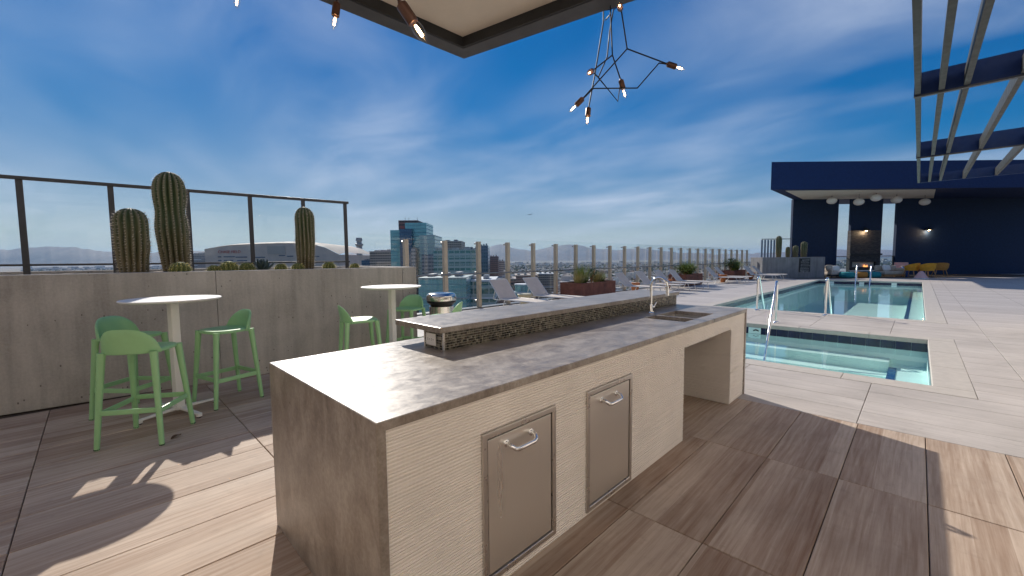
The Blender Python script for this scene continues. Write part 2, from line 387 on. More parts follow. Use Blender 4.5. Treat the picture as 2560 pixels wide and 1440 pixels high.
def obj(name, m, mat, parent=None, bevel=0.0, loc=None):
    if not m.materials and mat: m.materials.append(MT[mat] if isinstance(mat, str) else mat)
    o = bpy.data.objects.new(name, m); COL.objects.link(o)
    if parent: o.parent = parent
    if loc is not None: o.location = loc
    if bevel:
        md = o.modifiers.new('bevel', 'BEVEL'); md.width = bevel; md.segments = 2; md.limit_method = 'ANGLE'; md.angle_limit = R(40); md.harden_normals = False
    return o
def tag(o, label, cat, group=None, kind=None):
    if label: o['label'] = label
    if cat: o['category'] = cat
    if group: o['group'] = group
    if kind: o['kind'] = kind
    return o
def thing(name, label, cat, loc=(0, 0, 0), rz=0.0, group=None):
    o = bpy.data.objects.new(name, None); o.empty_display_size = .1; COL.objects.link(o); o.location = loc; o.rotation_euler = (0, 0, rz)
    return tag(o, label, cat, group)
def copy_tree(o, parent=None, loc=None, rz=None, label=None):
    c = o.copy(); COL.objects.link(c)
    if parent: c.parent = parent
    if loc is not None: c.location = loc
    if rz is not None: c.rotation_euler = (0, 0, rz)
    if label: c['label'] = label
    for ch in list(o.children): copy_tree(ch, c)
    return c
def struct(o): o['kind'] = 'structure'; return o
def stuff(o): o['kind'] = 'stuff'; return o
def arc(c, r, a0, a1, n, u, v):
    c = Vector(c); u = Vector(u); v = Vector(v)
    return [c + u * r * math.cos(a0 + (a1 - a0) * i / n) + v * r * math.sin(a0 + (a1 - a0) * i / n) for i in range(n + 1)]
def away(px, d): return FW * d + RT * ((px - 1280) / 1030.3 * d)      # a bearing and a distance as a point on the plan

# ------------------------------------------------------------------ deck, pools
GX, GY = .4135, 1.249                     # paver size
PX0, PX1, PY0, PY1 = -4.40, .186, 13.0, 31.6      # swimming pool
QX0, QX1, QY0, QY1 = -3.6, .186, 6.50, 10.10      # spa
deck = MB().slab([-9.75, PX0, QX0, PX1, 6.5], [-6, QY0, QY1, PY0, PY1, 60], -.6, -.014, holes={(2, 1), (1, 3), (2, 3)}).build('deck', 'joint')
struct(deck)
def tile_mesh(name, sx, sy, mat):
    m = MB().chamfer_top(-sx / 2 + .0026, sx / 2 - .0026, -sy / 2 + .0026, sy / 2 - .0026, -.012, 0, .003).mesh(name); m.materials.append(MT[mat]); return m
tm = tile_mesh('deck_tile', GX, GY, 'wood_tile')
def lay(m, x, y, rz=0.0, dz=0.0):
    o = obj('deck_tile', m, None, deck); o.location = (x, y, dz); o.rotation_euler = (0, 0, rz); return o
x0g = -.3175
for i in range(-14, 7):
    for j in range(-4, 3):
        xa = x0g + GX * i; ya = 4.611 - GY * (3 - j)
        if xa + GX < -6.45: continue
        xc, yc = xa + GX / 2, ya + GY / 2
        if -2.1 < xc < -1.75 and .9 < yc < 2.9: continue
        # out of sight behind the viewer
        if (Vector((xc, yc, 0))).dot(FW) < -.8: continue
        lay(tm, xc, yc, 0, random.uniform(-.0014, .0014))
def lay_pale(xlo, xhi, ylo, yhi, skip=None):
    n = 0; ny = max(1, round((yhi - ylo) / GX)); h = (yhi - ylo) / ny
    xs = [xlo]; k = math.ceil((xlo + .33) / GY + .02)
    while -.33 + GY * k < xhi - .05: xs.append(-.33 + GY * k); k += 1
    xs.append(xhi)
    for a, b in zip(xs, xs[1:]):
        key = (round(b - a, 3), round(h, 3))
        if key not in TM: TM[key] = tile_mesh('deck_tile', h, b - a, 'pool_tile')
        for j in range(ny):
            lay(TM[key], (a + b) / 2, ylo + h * (j + .5), R(90), random.uniform(-.0014, .0014)); n += 1
    return n
TM = {}
YB = 4.611
nt_ = 0
nt_ += lay_pale(-6.3, 3.6, YB, QY0 - .3)                         # in front of the spa
nt_ += lay_pale(-6.3, QX0 - .3, QY0 - .3, QY1 + .3)              # left of it
nt_ += lay_pale(QX1 + .3, 3.0, QY0 - .3, QY1 + .3)
nt_ += lay_pale(-4.7, 3.0, QY1 + .3, PY0 - .3)                   # between the two pools
def sheet(name, x0, x1, y0, y1, z, mat): return MB().boxb(x0, x1, y0, y1, z - .012, z).build(name, mat, deck)
sheet('deck_surface', -9.7, -6.305, YB, 60, 0, 'far_deck')
sheet('deck_surface', -9.7, -6.7, -5, YB - .004, 0, 'far_deck'); sheet('deck_surface', -6.69, 3.0, -5, -1.85, -.0125, 'far_deck')
sheet('deck_surface', -6.30, -4.705, QY1 + .305, 60, 0, 'far_deck')
sheet('deck_surface', -4.70, PX1 + .3, PY1 + .305, 60, 0, 'far_deck')
sheet('deck_surface', PX1 + .305, 6.4, PY0 - .3, 60, 0, 'far_deck')
sheet('deck_surface', 3.005, 6.4, -5, PY0 - .305, 0, 'far_deck')
# coping: a frame of stones round each pool
def coping(x0, x1, y0, y1, w):
    st = 1.25
    def run(a0, a1, fn):
        n = max(1, round((a1 - a0) / st)); h = (a1 - a0) / n
        for i in range(n): fn(a0 + h * i + .0015, a0 + h * (i + 1) - .0015)
    def put(xa, xb, ya, yb):
        MB().chamfer_top(xa, xb, ya, yb, -.075, .004, .006).build('coping_stone', 'coping', deck)
    run(x0 - w, x1 + w, lambda a, b: put(a, b, y0 - w, y0 + .02)); run(x0 - w, x1 + w, lambda a, b: put(a, b, y1 - .02, y1 + w))
    run(y0 + .02, y1 - .02, lambda a, b: put(x0 - w, x0 + .02, a, b)); run(y0 + .02, y1 - .02, lambda a, b: put(x1 - .02, x1 + w, a, b))
coping(QX0, QX1, QY0, QY1, .3); coping(PX0, PX1, PY0, PY1, .3)
WL = -.20
def basin(name, x0, x1, y0, y1, depth):
    t = .015
    o = MB().slab([x0 - .3, x0 + t, x1 - t, x1 + .3], [y0 - .3, y0 + t, y1 - t, y1 + .3], -depth - .2, -.0762, holes={(1, 1)}).build(name, 'plaster')
    MB().boxb(x0 + t, x1 - t, y0 + t, y1 - t, -depth - .1, -depth).build('pool_floor', 'plaster', o)
    return struct(o)
spa = basin('spa_basin', QX0, QX1, QY0, QY1, .95)
pool = basin('pool_basin', PX0, PX1, PY0, PY1, 1.25)
# benches, steps and the blue edge tiles
MB().boxb(-.30, QX1 - .016, QY0 + .016, QY1 - .016, -.949, -.50).build('bench', 'plaster', spa)
MB().boxb(-.302, -.20, QY0 + .016, QY1 - .4, -.4995, -.49).build('step_edge', 'blue_tile', spa)
for k in range(3): MB().boxb(QX0 + .016, -.302, QY1 - .45 - .38 * k, QY1 - .016 - .38 * k - (.0 if k == 0 else .054), -.949, -.40 - .18 * k).build('step', 'plaster', spa)
MB().boxb(-.26, PX1 - .016, PY0 + .016, PY1 - .016, -1.249, -.52).build('bench', 'plaster', pool)
MB().boxb(-.262, -.17, PY0 + .016, PY1 - .4, -.5195, -.51).build('step_edge', 'blue_tile', pool)
# waterline tiles
def waterline(x0, x1, y0, y1, sw, parent, every):
    z1, z0 = -.078, -.222; t = .0155
    tmx = MB().boxb(-sw / 2 + .002, sw / 2 - .002, -.004, .004, z0, z1).mesh('waterline_tile'); tmx.materials.append(MT['navy_tile'])
    def put(x, y, rz): o = obj('waterline_tile', tmx, None, parent); o.location = (x, y, 0); o.rotation_euler = (0, 0, rz)
    if every:
        n = int((x1 - x0 - .04) / sw)
        for i in range(n): put(x1 - t - sw * (i + .5), y1 - t - .0045, 0)
    else: MB().boxb(x0 + t + .001, x1 - t - .001, y1 - t - .009, y1 - t - .001, z0, z1).build('waterline_tiles', 'navy_tile', parent)
    MB().boxb(x0 + t + .001, x0 + t + .009, y0 + t + .01, y1 - t - .01, z0, z1).build('waterline_tiles', 'navy_tile', parent)
    MB().boxb(x1 - t - .009, x1 - t - .001, y0 + t + .01, y1 - t - .01, z0, z1).build('waterline_tiles', 'navy_tile', parent)
waterline(QX0, QX1, QY0, QY1, .205, spa, True); waterline(PX0, PX1, PY0, PY1, .205, pool, False)
def water(name, x0, x1, y0, y1):
    o = MB().add([(x0 + .014, y0 + .014, WL), (x1 - .014, y0 + .014, WL), (x1 - .014, y1 - .014, WL), (x0 + .014, y1 - .014, WL)], [(0, 1, 2, 3)]).build(name, 'water')
    return struct(o)
water('spa_water', QX0, QX1, QY0, QY1); water('pool_water', PX0, PX1, PY0, PY1)
# skimmers and a return fitting
for x in (-3.75, -2.35, -.95): MB().boxb(x - .11, x + .11, PY1 - .036, PY1 - .0255, -.20, -.085).build('skimmer', 'white', pool)
MB().boxb(-2.62, -2.38, QY1 - .028, QY1 - .0205, -.215, -.082).build('fitting_plate', 'plaster', spa)
MB().tube([(-2.52, QY1 - .03, -.15), (-2.47, QY1 - .05, -.125), (-2.42, QY1 - .03, -.15)], .012, 8).build('return_fitting', 'black', spa, smooth=50)

# ------------------------------------------------------------------ the bar island
IX0, IX1, IY0, IY1, IZ = -2.48, -1.272, .635, 4.82, .914
isl = thing('bar_island', 'long grey stone bar island with white ribbed front and raised mosaic bar', 'bar island')
T = .036
SKX0, SKX1 = -1.775, -1.400; SKY = (3.50, 3.735, 3.765, 4.20)
cxs = [IX0, SKX0, SKX1, IX1]
shell = MB().slab(cxs, [IY0, IY0 + T, SKY[0], SKY[1], SKY[2], SKY[3], IY1 - T, IY1], IZ - T, IZ, holes={(1, 2), (1, 4)})
for q0, q1 in ((IY0, IY0 + T), (IY1 - T, IY1)): shell.slab(cxs, [q0, q1], 0, IZ - T)
sm_ = shell.mesh('countertop'); bm_ = bmesh.new(); bm_.from_mesh(sm_); bmesh.ops.remove_doubles(bm_, verts=bm_.verts, dist=1e-5)
seen = {}
for fc in bm_.faces: seen.setdefault(frozenset(v.index for v in fc.verts), []).append(fc)
bmesh.ops.delete(bm_, geom=[fc for v in seen.values() if len(v) > 1 for fc in v], context='FACES'); bmesh.ops.recalc_face_normals(bm_, faces=bm_.faces); bm_.to_mesh(sm_); bm_.free()
obj('countertop', sm_, 'stone', isl, bevel=.005)
# ribbed front, real ridges, cut round the doors and the knee space
FX = -1.286
zr = [0.0]; rr = random.Random(3)
while zr[-1] < .875: zr.append(zr[-1] + rr.uniform(.0095, .0155))
zr[-1] = .8775
def ribbed(name, y0, y1, z0, z1, x=FX, flip=False, axis='y'):
    pr = []
    for a, b in zip(zr, zr[1:]):
        if b <= z0 or a >= z1: continue
        aa, bb = max(a, z0), min(b, z1)
        d = .0028 + .0032 * ((hash((round(a * 1e4), 5)) % 97) / 97)
        pr += [(aa, 0.0), (aa + (bb - aa) * .72, d), (bb - (bb - aa) * .12, d * .9)]
    pr.append((z1, 0.0))
    mb = MB()
    if axis == 'y': rows = [[(x + d, y, z) for z, d in pr] for y in (y0, y1)]
    else: rows = [[(xx, x - d, z) for z, d in pr] for xx in (y0, y1)]
    mb.grid(rows)
    return mb.build(name, 'panel', isl, recalc=False)
D1 = (1.105, 1.600, .045, .722); D2 = (1.876, 2.381, .022, .722)
KY0, KY1, KZ = 3.222, 4.352, .752
ya, yb = IY0 + T, IY1 - T
SP = [(ya, D1[0], 0, .8775), (D1[0], D1[1], D1[3], .8775), (D1[0], D1[1], 0, D1[2]), (D1[1], D2[0], 0, .8775), (D2[0], D2[1], D2[3], .8775), (D2[0], D2[1], 0, D2[2]),
      (D2[1], KY0, 0, .8775), (KY0, KY1, KZ, .8775), (KY1, yb, 0, .8775)]
for a, b, c, d in SP: ribbed('front_panel', a, b, c, d)
# carcass behind the ribs, the knee space, the back
MB().slab([ya + .001, KY0, KY1, yb - .001], [.002, KZ, .8765], -.02, 0, holes={(1, 0)}, fn=lambda a, b, c: (FX - .002 + c, a, b)).build('carcass_front', 'panel', isl)
ribbed('knee_side_panel', -2.28, FX - .001, 0, KZ, x=KY1 - .001, axis='x')
MB().boxb(-2.28, FX - .023, KY1 + .002, KY1 + .03, .001, KZ).build('knee_side_backing', 'panel', isl)
MB().boxb(-2.28, FX - .023, KY0 - .03, KY0 - .001, .001, KZ).build('knee_side_panel', 'panel', isl)
MB().boxb(-2.28, FX - .023, KY0, KY1, KZ + .001, KZ + .02).build('knee_ceiling', 'panel', isl)
MB().boxb(-2.32, -2.285, ya + .001, yb - .001, .001, .876).build('back_panel', 'panel', isl)
# stainless access doors
def door(y0, y1, z0, z1):
    p = thing('access_door', None, None); p.parent = isl
    w = .028
    fr = MB().slab([y0, y0 + w, y1 - w, y1], [z0, z0 + w, z1 - w, z1], -.02, .014, holes={(1, 1)}, fn=lambda a, b, c: (FX + c, a, b)).build('frame', 'steel_frame', p, bevel=.004)
    MB().boxb(FX - .018, FX + .0005, y0 + w - .001, y1 - w + .001, z0 + w - .001, z1 - w + .001).build('gap', 'black', p)
    MB().boxb(FX - .004, FX + .008, y0 + w + .007, y1 - w - .007, z0 + w + .007, z1 - w - .007).build('door_leaf', 'steel_door', p, bevel=.003)
    yc = (y0 + y1) / 2 - .02; zc = z1 - .095; x = FX + .006; h = .082
    pts = [(x, yc - h, zc + .012), (x + .012, yc - h, zc + .014), (x + .030, yc - h, zc + .010), (x + .046, yc - h + .012, zc - .004), (x + .050, yc - h + .030, zc - .008),
           (x + .050, yc + h - .030, zc - .008), (x + .046, yc + h - .012, zc - .004), (x + .030, yc + h, zc + .010), (x + .012, yc + h, zc + .014), (x, yc + h, zc + .012)]
    mb = MB().tube(pts, .0105, 10)
    for s in (-1, 1): mb.lathe([(.017, 0), (.017, .004), (.012, .008)], 14, (x, yc + s * h, zc + .012), (1, 0, 0))
    mb.build('handle', 'chrome', p, smooth=50)
Md = Mat('satin_steel_door', (.80, .76, .70), .32, .75)
Md.rough(Md.rng(Md.noise(1, 4, .6, 0, Md.scaled((6, 6, .8))), .3, .7, .27, .36)); Md.b.inputs['Anisotropic'].default_value = .4
MT['steel_door'] = Md.m; MT['steel_frame'] = simple('satin_steel_frame', (.60, .56, .52), .3, .8, var=.06)
door(*D1); door(*D2)
# raised bar
BX0, BX1, BY0, BY1 = -2.20, -2.008, 1.447, 4.765
wallp = MB().boxb(BX0, BX1, BY0, BY1, IZ + .0005, 1.0235).build('raised_bar_wall', 'grout', isl)
MB().boxb(-2.505, -1.985, 1.410, 4.80, 1.024, 1.060).build('raised_bar_top', 'stone', isl, bevel=.005)
P = .0155; nrow = 7; z0m = IZ + .0015
tmo = MB().boxb(-.0045, .0045, -P / 2 + .0017, P / 2 - .0017, -P / 2 + .0017, P / 2 - .0017).mesh('mosaic_tile'); tmo.materials.append(MT['mosaic'])
cnt = 0; rest = MB(); ncol = int((BY1 - BY0) / P)
for i in range(int((BX1 - BX0) / P)):
    for j in range(nrow):
        o = obj('mosaic_tile', tmo, None, wallp); o.location = (BX1 - .003 - P * (i + .5), BY0 - .001, z0m + P * (j + .5)); o.rotation_euler = (0, 0, R(90)); cnt += 1
for i in range(ncol):
    for j in range(nrow):
        y, z = BY0 + P * (i + .5) + .003, z0m + P * (j + .5)
        if cnt < 300:
            o = obj('mosaic_tile', tmo, None, wallp); o.location = (BX1 + .001, y, z); cnt += 1
        else: rest.boxb(BX1 - .0035, BX1 + .0055, y - P / 2 + .0017, y + P / 2 - .0017, z - P / 2 + .0017, z + P / 2 - .0017)
stuff(rest.build('mosaic_tiles', 'mosaic', wallp))
MB().boxb(BX1 - .003, BX1 + .0075, BY0 - .0075, BY0 + .003, IZ + .001, 1.0232).build('corner_trim', 'steel', isl)
MB().boxb(BX0 - .006, BX0 + .002, BY0 - .0075, BY0 + .02, IZ + .001, 1.0232).build('corner_trim', 'panel', isl)
out = MB().boxb(BX0 + .022, BX0 + .125, BY0 - .0125, BY0 - .0058, .935, 1.009).build('power_outlet', 'white', isl, bevel=.002)
for k in (-1, 1):
    mb = MB(); xc = BX0 + .0735 + k * .02
    mb.boxb(xc - .013, xc - .005, BY0 - .0135, BY0 - .0126, .974, .977).boxb(xc - .013, xc - .005, BY0 - .0135, BY0 - .0126, .966, .969).lathe([(.0032, 0), (.0032, .001)], 8, (xc + .008, BY0 - .0126, .9715), (0, -1, 0))
    mb.build('socket', 'dark_metal', out)
# sink bowls and the tap
for k, (a, b) in enumerate(((SKY[0], SKY[1]), (SKY[2], SKY[3]))):
    e = .006
    mb = MB().slab([SKX0 - .02, SKX0 - e, SKX1 + e, SKX1 + .02], [a - .012, a - e, b + e, b + .012], IZ - T - .18, IZ - T - .001, holes={(1, 1)})
    mb.boxb(SKX0 - e, SKX1 + e, a - e, b + e, IZ - T - .18, IZ - T - .172)
    o = mb.build('sink_bowl', 'steel', isl); MB().lathe([(.04, 0), (.034, .003), (.012, .002)], 18, ((SKX0 + SKX1) / 2, (a + b) / 2, IZ - T - .1715)).build('drain', 'chrome', o, smooth=40)
tx, ty = -1.862, 3.83
tap = MB().lathe([(.030, 0), (.030, .008), (.021, .016), (.0175, .03), (.0175, .085), (.013, .095)], 20, (tx, ty, IZ)).tube([(tx, ty, IZ + .09), (tx, ty, IZ + .27)] + arc((tx + .082, ty, IZ + .27), .082, math.pi, 0, 14, (1, 0, 0), (0, 0, 1)) + [(tx + .164, ty, IZ + .22)], .0125, 12).tube([(tx + .164, ty, IZ + .225), (tx + .164, ty, IZ + .185)], .0155, 12).build('tap', 'chrome', isl, smooth=45)
MB().tube([(tx, ty, IZ + .06), (tx + .01, ty + .045, IZ + .062)], .013, 10).tube([(tx + .01, ty + .045, IZ + .062), (tx + .03, ty + .062, IZ + .11)], [.007, .005], 8).build('lever', 'chrome', tap, smooth=45)

# ------------------------------------------------------------------ bar tables and stools
def make_table(label, loc, rz):
    t = thing('bar_table', label, 'bar table', loc, rz, 'white round bar tables'); H = 1.115
    MB().lathe([(.0, H - .026), (.33, H - .026), (.368, H - .020), (.385, H - .011), (.387, H - .006), (.384, H), (.0, H)], 56).build('table_top', 'white', t, smooth=40)
    MB().boxb(-.036, .036, -.036, .036, .055, H - .027).build('column', 'white', t, bevel=.008)
    mb = MB()
    for k in range(4):
        d = Vector((math.cos(k * math.pi / 2), math.sin(k * math.pi / 2), 0))
        mb.bar(d * .03 + Vector((0, 0, .052)), d * .315 + Vector((0, 0, .036)), .044, .024, (0, 0, 1), .040, .018).bar(d * .317 + Vector((0, 0, .045)), d * .317 + Vector((0, 0, .008)), .040, .040, tuple(d))
    mb.boxb(-.042, .042, -.042, .042, .038, .07)
    mb.build('base', 'white', t, bevel=.006)
    for k in range(4):
        d = Vector((math.cos(k * math.pi / 2), math.sin(k * math.pi / 2), 0)) * .317
        MB().lathe([(.018, 0), (.018, .008)], 12, d).build('foot', 'black', t)
    return t
make_table('white round bar table among the three stools at the concrete wall', (-5.06, .51, 0), R(20))
make_table('white round bar table beside the steel trash can', (-4.97, 2.76, 0), R(12))

def superring(a, b, z, n, dy=0.0, e=3.2):
    out = []
    for k in range(n):
        t = 2 * math.pi * k / n; c, s = math.cos(t), math.sin(t)
        out.append((a * math.copysign(abs(c) ** (2 / e), c), b * math.copysign(abs(s) ** (2 / e), s) + dy, z))
    return out
def make_stool(label):
    t = thing('bar_stool', label, 'bar stool', group='green plastic bar stools'); Z = .765
    rows = [superring(.02, .02, Z - .013, 40), superring(.09, .088, Z - .011, 40), superring(.15, .145, Z - .005, 40), superring(.188, .178, Z + .001, 40), superring(.201, .190, Z - .002, 40),
            superring(.205, .194, Z - .012, 40), superring(.202, .191, Z - .028, 40), superring(.186, .176, Z - .032, 40), superring(.02, .02, Z - .030, 40)]
    mb = MB(); mb.grid(rows[::-1], True); mb.f.append(tuple(range(len(rows) * 40 - 40, len(rows) * 40))); mb.f.append(tuple(reversed(range(40))))
    mb.build('seat', 'green', t, smooth=60)
    rows = []; n = 26
    for i in range(n + 1):
        q = -1 + 2 * i / n; x = .206 * q * (1 - .02 * q * q); yb = -.200 + .085 * abs(q) ** 2.6
        h = .006 + .165 * max(0.0, 1 - abs(q) ** 3.4) ** .62
        zb = Z - .030 + .012 * (1 - abs(q) ** 2); nx = Vector((-.9 * q * abs(q) * .8, 1, 0)).normalized(); th = .0105
        loop = []
        for v in (0, .35, .7, .92, 1): z = zb + (h + .02) * v; loop.append(Vector((x, yb - .16 * (h) * v, z)) + nx * th * (1 if v < 1 else .45))
        for v in (1, .92, .7, .35, 0): z = zb + (h + .02) * v; loop.append(Vector((x, yb - .16 * (h) * v, z + (.004 if v == 1 else 0))) - nx * th * (1 if v < 1 else .45))
        rows.append(loop)
    mb = MB(); mb.grid(rows, True); m = len(rows[0]); mb.f.append(tuple(range(m))); mb.f.append(tuple(reversed(range(n * m, n * m + m))))
    mb.build('backrest', 'green', t, smooth=55, recalc=True)
    tops = {}
    for sx_ in (-1, 1):
        for sy in (-1, 1):
            top = Vector((sx_ * .178, sy * .160 + (.0 if sy > 0 else -.008), Z - .012)); bot = Vector((sx_ * .222, sy * .222, 0)); tops[(sx_, sy)] = (top, bot)
            pts = [top, top.lerp(bot, .06), top.lerp(bot, .5), bot]; rs = [.030, .027, .0225, .0185]
            lg = MB().tube(pts, rs, 10).build('leg', 'green', t, smooth=50); MB().lathe([(.0165, .0), (.0192, .003), (.0192, .010)], 10, tuple(bot + (top - bot) * .001)).build('glide', 'black', lg)
    def at(k, z): a, b = tops[k]; return a.lerp(b, (a.z - z) / a.z)
    for (a, b, z) in (((-1, -1), (1, -1), .285), ((-1, 1), (1, 1), .285), ((-1, -1), (-1, 1), .275), ((1, -1), (1, 1), .275)):
        MB().bar(at(a, z), at(b, z), .018, .042).build('footrest', 'green', t, bevel=.006)
    return t
def face(dx, dy): return math.atan2(dy, dx) - math.pi / 2
st = make_stool('green bar stool nearest the viewer, its back turned to us')
st.location = (-4.56, .245, 0); st.rotation_euler = (0, 0, face(-.83, .56))
copy_tree(st, None, (-5.40, .22, 0), face(.75, .66), 'green bar stool partly hidden behind the nearest one, left of the white table')
copy_tree(st, None, (-5.14, .925, 0), face(.26, -.97), 'green bar stool right of the white table, its seat gleaming in sun')
copy_tree(st, None, (-4.74, 2.20, 0), face(.25, 1), 'green bar stool left of the second white table, against bare concrete')
copy_tree(st, None, (-5.28, 3.16, 0), face(.45, -.9), 'green bar stool behind the second white table, facing us')
copy_tree(st, None, (-4.18, 3.02, 0), face(-.75, -.65), 'green bar stool half hidden by the raised bar, in front of trash can')

# ------------------------------------------------------------------ trash can
tc_ = thing('trash_can', 'round stainless trash can with a domed lid at the planter end', 'trash can', (-5.28, 3.78, 0))
Mc = Mat('polished_steel', (.62, .60, .57), .16, 1.0); Mc.rough(Mc.rng(Mc.noise(8, 3), .3, .7, .12, .22)); MT['polished'] = Mc.m
MB().lathe([(.195, 0), (.195, .02), (.19, .03), (.19, .74), (.18, .75)], 40).build('body', 'polished', tc_, smooth=40)
MB().lathe([(.17, .745), (.19, .775), (.222, .80), (.226, .822), (.222, .832)], 40).build('opening_band', 'black', tc_, smooth=40)
MB().lathe([(.222, .826), (.229, .832), (.231, .88), (.222, .915), (.20, .938), (.16, .948), (.11, .945), (.09, .938), (.0, .936)], 44).build('lid', 'polished', tc_, smooth=45)
# a dry leaf on the floor
lf = MB(); rowl = []
for i in range(7):
    q = i / 6; w_ = .022 * math.sin(math.pi * min(1, q * .9 + .08)) + .001
    rowl.append([(-w_, q * .085, .004 + .014 * math.sin(q * 3)), (0, q * .085, .002 + .008 * math.sin(q * 3)), (w_, q * .085, .005 + .018 * math.sin(q * 2.6))])
lf.grid(rowl); o = lf.build('leaf', simple('dry_leaf', (.09, .045, .02), .8, var=.3, scale=40), None, smooth=60); o.location = (-4.33, .37, .001); o.rotation_euler = (0, 0, R(35))
tag(o, 'small dark dry leaf on the floor beside the nearest stool', 'leaf')

# ------------------------------------------------------------------ concrete planter with railing and cacti
WA = -math.atan(.1125); WO = Vector((-5.741, 3.63, 0))
def wall_pt(a, b, z=0): return WO + Vector((math.cos(WA) * a - math.sin(WA) * b, math.sin(WA) * a + math.cos(WA) * b, z))
pl = thing('concrete_planter', 'long board-formed concrete planter wall behind the green stools', 'planter', WO, WA)
PH = 1.348
ys_ = [-9.5, -7.4, -5.02, -2.62, -.235, 0]
for a, b in zip(ys_, ys_[1:]): MB().boxb(-.2, random.uniform(-.0012, .0012), a + .0016, b - .0016, 0, PH).build('wall_panel', 'concrete', pl, bevel=.006)
MB().boxb(-2.75, -2.55, -9.5, -.002, 0, PH).build('wall_panel', 'concrete', pl, bevel=.006)
MB().boxb(-2.549, -.201, -.2, -.003, 0, PH).build('wall_panel', 'concrete', pl, bevel=.006)
rows = []
for i in range(15):
    row = []
    for j in range(96):
        x = -2.549 + (2.347) * i / 14; y = -9.5 + 9.29 * j / 95
        row.append((x, y, 1.305 + .018 * noise.noise(Vector((x * 3, y * 3, 0))) + .012 * noise.noise(Vector((x * 14, y * 14, 4)))))
    rows.append(row)
MB().grid(rows).build('gravel_bed', 'gravel', pl, smooth=80, recalc=True)
peb = MB(); rp = random.Random(11)
for k in range(900):
    x = rp.uniform(-1.8, -.21); y = -rp.uniform(.3, 1) ** 1.0 * 8 if rp.random() < .3 else -rp.uniform(.25, 4.6); s = rp.uniform(.008, .022)
    z = 1.306 + .018 * noise.noise(Vector((x * 3, y * 3, 0))); a = rp.uniform(0, 3)
    ax = Vector((math.cos(a), math.sin(a), .2)) * s; ay = Vector((-math.sin(a), math.cos(a), .1)) * s * .7
    peb.add([Vector((x, y, z)) + v for v in (ax, ay, -ax, -ay, Vector((0, 0, s * .8)), Vector((0, 0, -s * .5)))], [(0, 1, 4), (1, 2, 4), (2, 3, 4), (3, 0, 4), (1, 0, 5), (2, 1, 5), (3, 2, 5), (0, 3, 5)])
stuff(peb.build('pebbles', 'gravel', pl))
MB().boxb(-2.549, -.201, -9.5, -.21, .9, 1.27).build('soil', 'soil', pl)

rl = thing('planter_railing', 'charcoal railing with glass panes on top of the concrete planter', 'railing', WO, WA)
RX, RZ = -2.10, 2.565
posts = [-7.92, -7.07, -6.21, -5.36, -4.51, -3.658, -2.80, -1.971, -1.157, -.423]
MB().boxb(RX - .03, RX + .03, -9.4, -.36, RZ - .022, RZ + .022).build('top_rail', 'dark_metal', rl, bevel=.004)
MB().boxb(RX - .014, RX + .014, -9.4, -.37, 1.425, 1.452).build('bottom_rail', 'dark_metal', rl, bevel=.003)
for y in posts: MB().boxb(RX - .012, RX + .012, y - .032, y + .032, 1.25, RZ - .0225).build('post', 'dark_metal', rl, bevel=.003)
for a, b in zip(posts, posts[1:]): MB().boxb(RX - .005, RX + .005, a + .04, b - .04, 1.456, RZ - .034).build('glass_pane', 'glass_rail', rl)

def make_cactus(name, label, loc, h, r, ribs, lean=(0, 0), pinch=0.0, mat='cactus', sp='spine', splen=.028, seed=0, group='columnar cacti', cat='cactus', dens=1.0, nz=44, ball=False):
    t = thing(name, label, cat, loc, group=group); n = ribs * 6; rows = []; rg = random.Random(seed)
    def prof(q):
        if ball: return max(.06, math.sqrt(max(0.0, 1 - ((q - .38) / .63) ** 2)))
        base = .80 + .20 * min(1, q / .45); w = base * (1 - pinch * math.exp(-((q - .62) / .10) ** 2))
        if q > .80: w *= math.sqrt(max(0.0, 1 - ((q - .80) / .20) ** 2.3))
        return max(w, .02)
    def pos(q, th, k=1.0):
        c = abs(math.cos(th * ribs / 2 + .25 * math.sin(q * 5 + seed))) ** 1.1; rad = r * prof(q) * (.76 + .26 * c) * k * (1 + .05 * noise.noise(Vector((math.cos(th) * 2, math.sin(th) * 2 + seed, q * 5))))
        return Vector((rad * math.cos(th) + lean[0] * math.sin(q * 2.2), rad * math.sin(th) + lean[1] * math.sin(q * 2.2), -.03 + (h + .03) * q))
    for i in range(nz + 1):
        q = i / nz; q = 1 - (1 - q) ** 1.25
        rows.append([pos(q, 2 * math.pi * k / n) for k in range(n)])
    mb = MB(); mb.grid(rows, True); mb.f.append(tuple(range(nz * n, nz * n + n)))
    mb.build('stem', mat, t, smooth=70)
    sm = MB()
    for k in range(ribs):
        for i in range(int(h / .030 * dens)):
            q = (i + rg.random() * .5) / (h / .030 * dens)
            if q > .995: continue
            th = 2 * math.pi * k / ribs - .5 / ribs * math.sin(q * 5 + seed)
            p = pos(q, th); out = (p - Vector((lean[0] * math.sin(q * 2.2), lean[1] * math.sin(q * 2.2), p.z - .25 * r * (1 if q > .8 else 0)))).normalized()
            for e in range(7):
                d = (out + Vector((rg.uniform(-.8, .8), rg.uniform(-.8, .8), rg.uniform(-.5, .7)))).normalized() * splen * rg.uniform(.6, 1.25)
                sd = d.cross(Vector((.3, .5, .8))).normalized() * .0022
                sm.add([p - sd, p + sd, p + d], [(0, 1, 2)])
    stuff(sm.build('spines', sp, t))
    return t
GZ = 1.30
def onbed(x, y): return (x, y, GZ)
make_cactus('columnar_cactus', 'shorter stout ribbed cactus at the left of the planter', onbed(-6.40, .325), .775, .152, 15, seed=1)
make_cactus('columnar_cactus', 'tallest ribbed cactus rising above the planter railing', onbed(-6.87, .766), 1.315, .170, 15, (-.03, -.032), .10, seed=2)
make_cactus('columnar_cactus', 'slim ribbed cactus near the right end of the planter', onbed(-6.42, 2.19), .945, .128, 15, (.0, .01), seed=3)
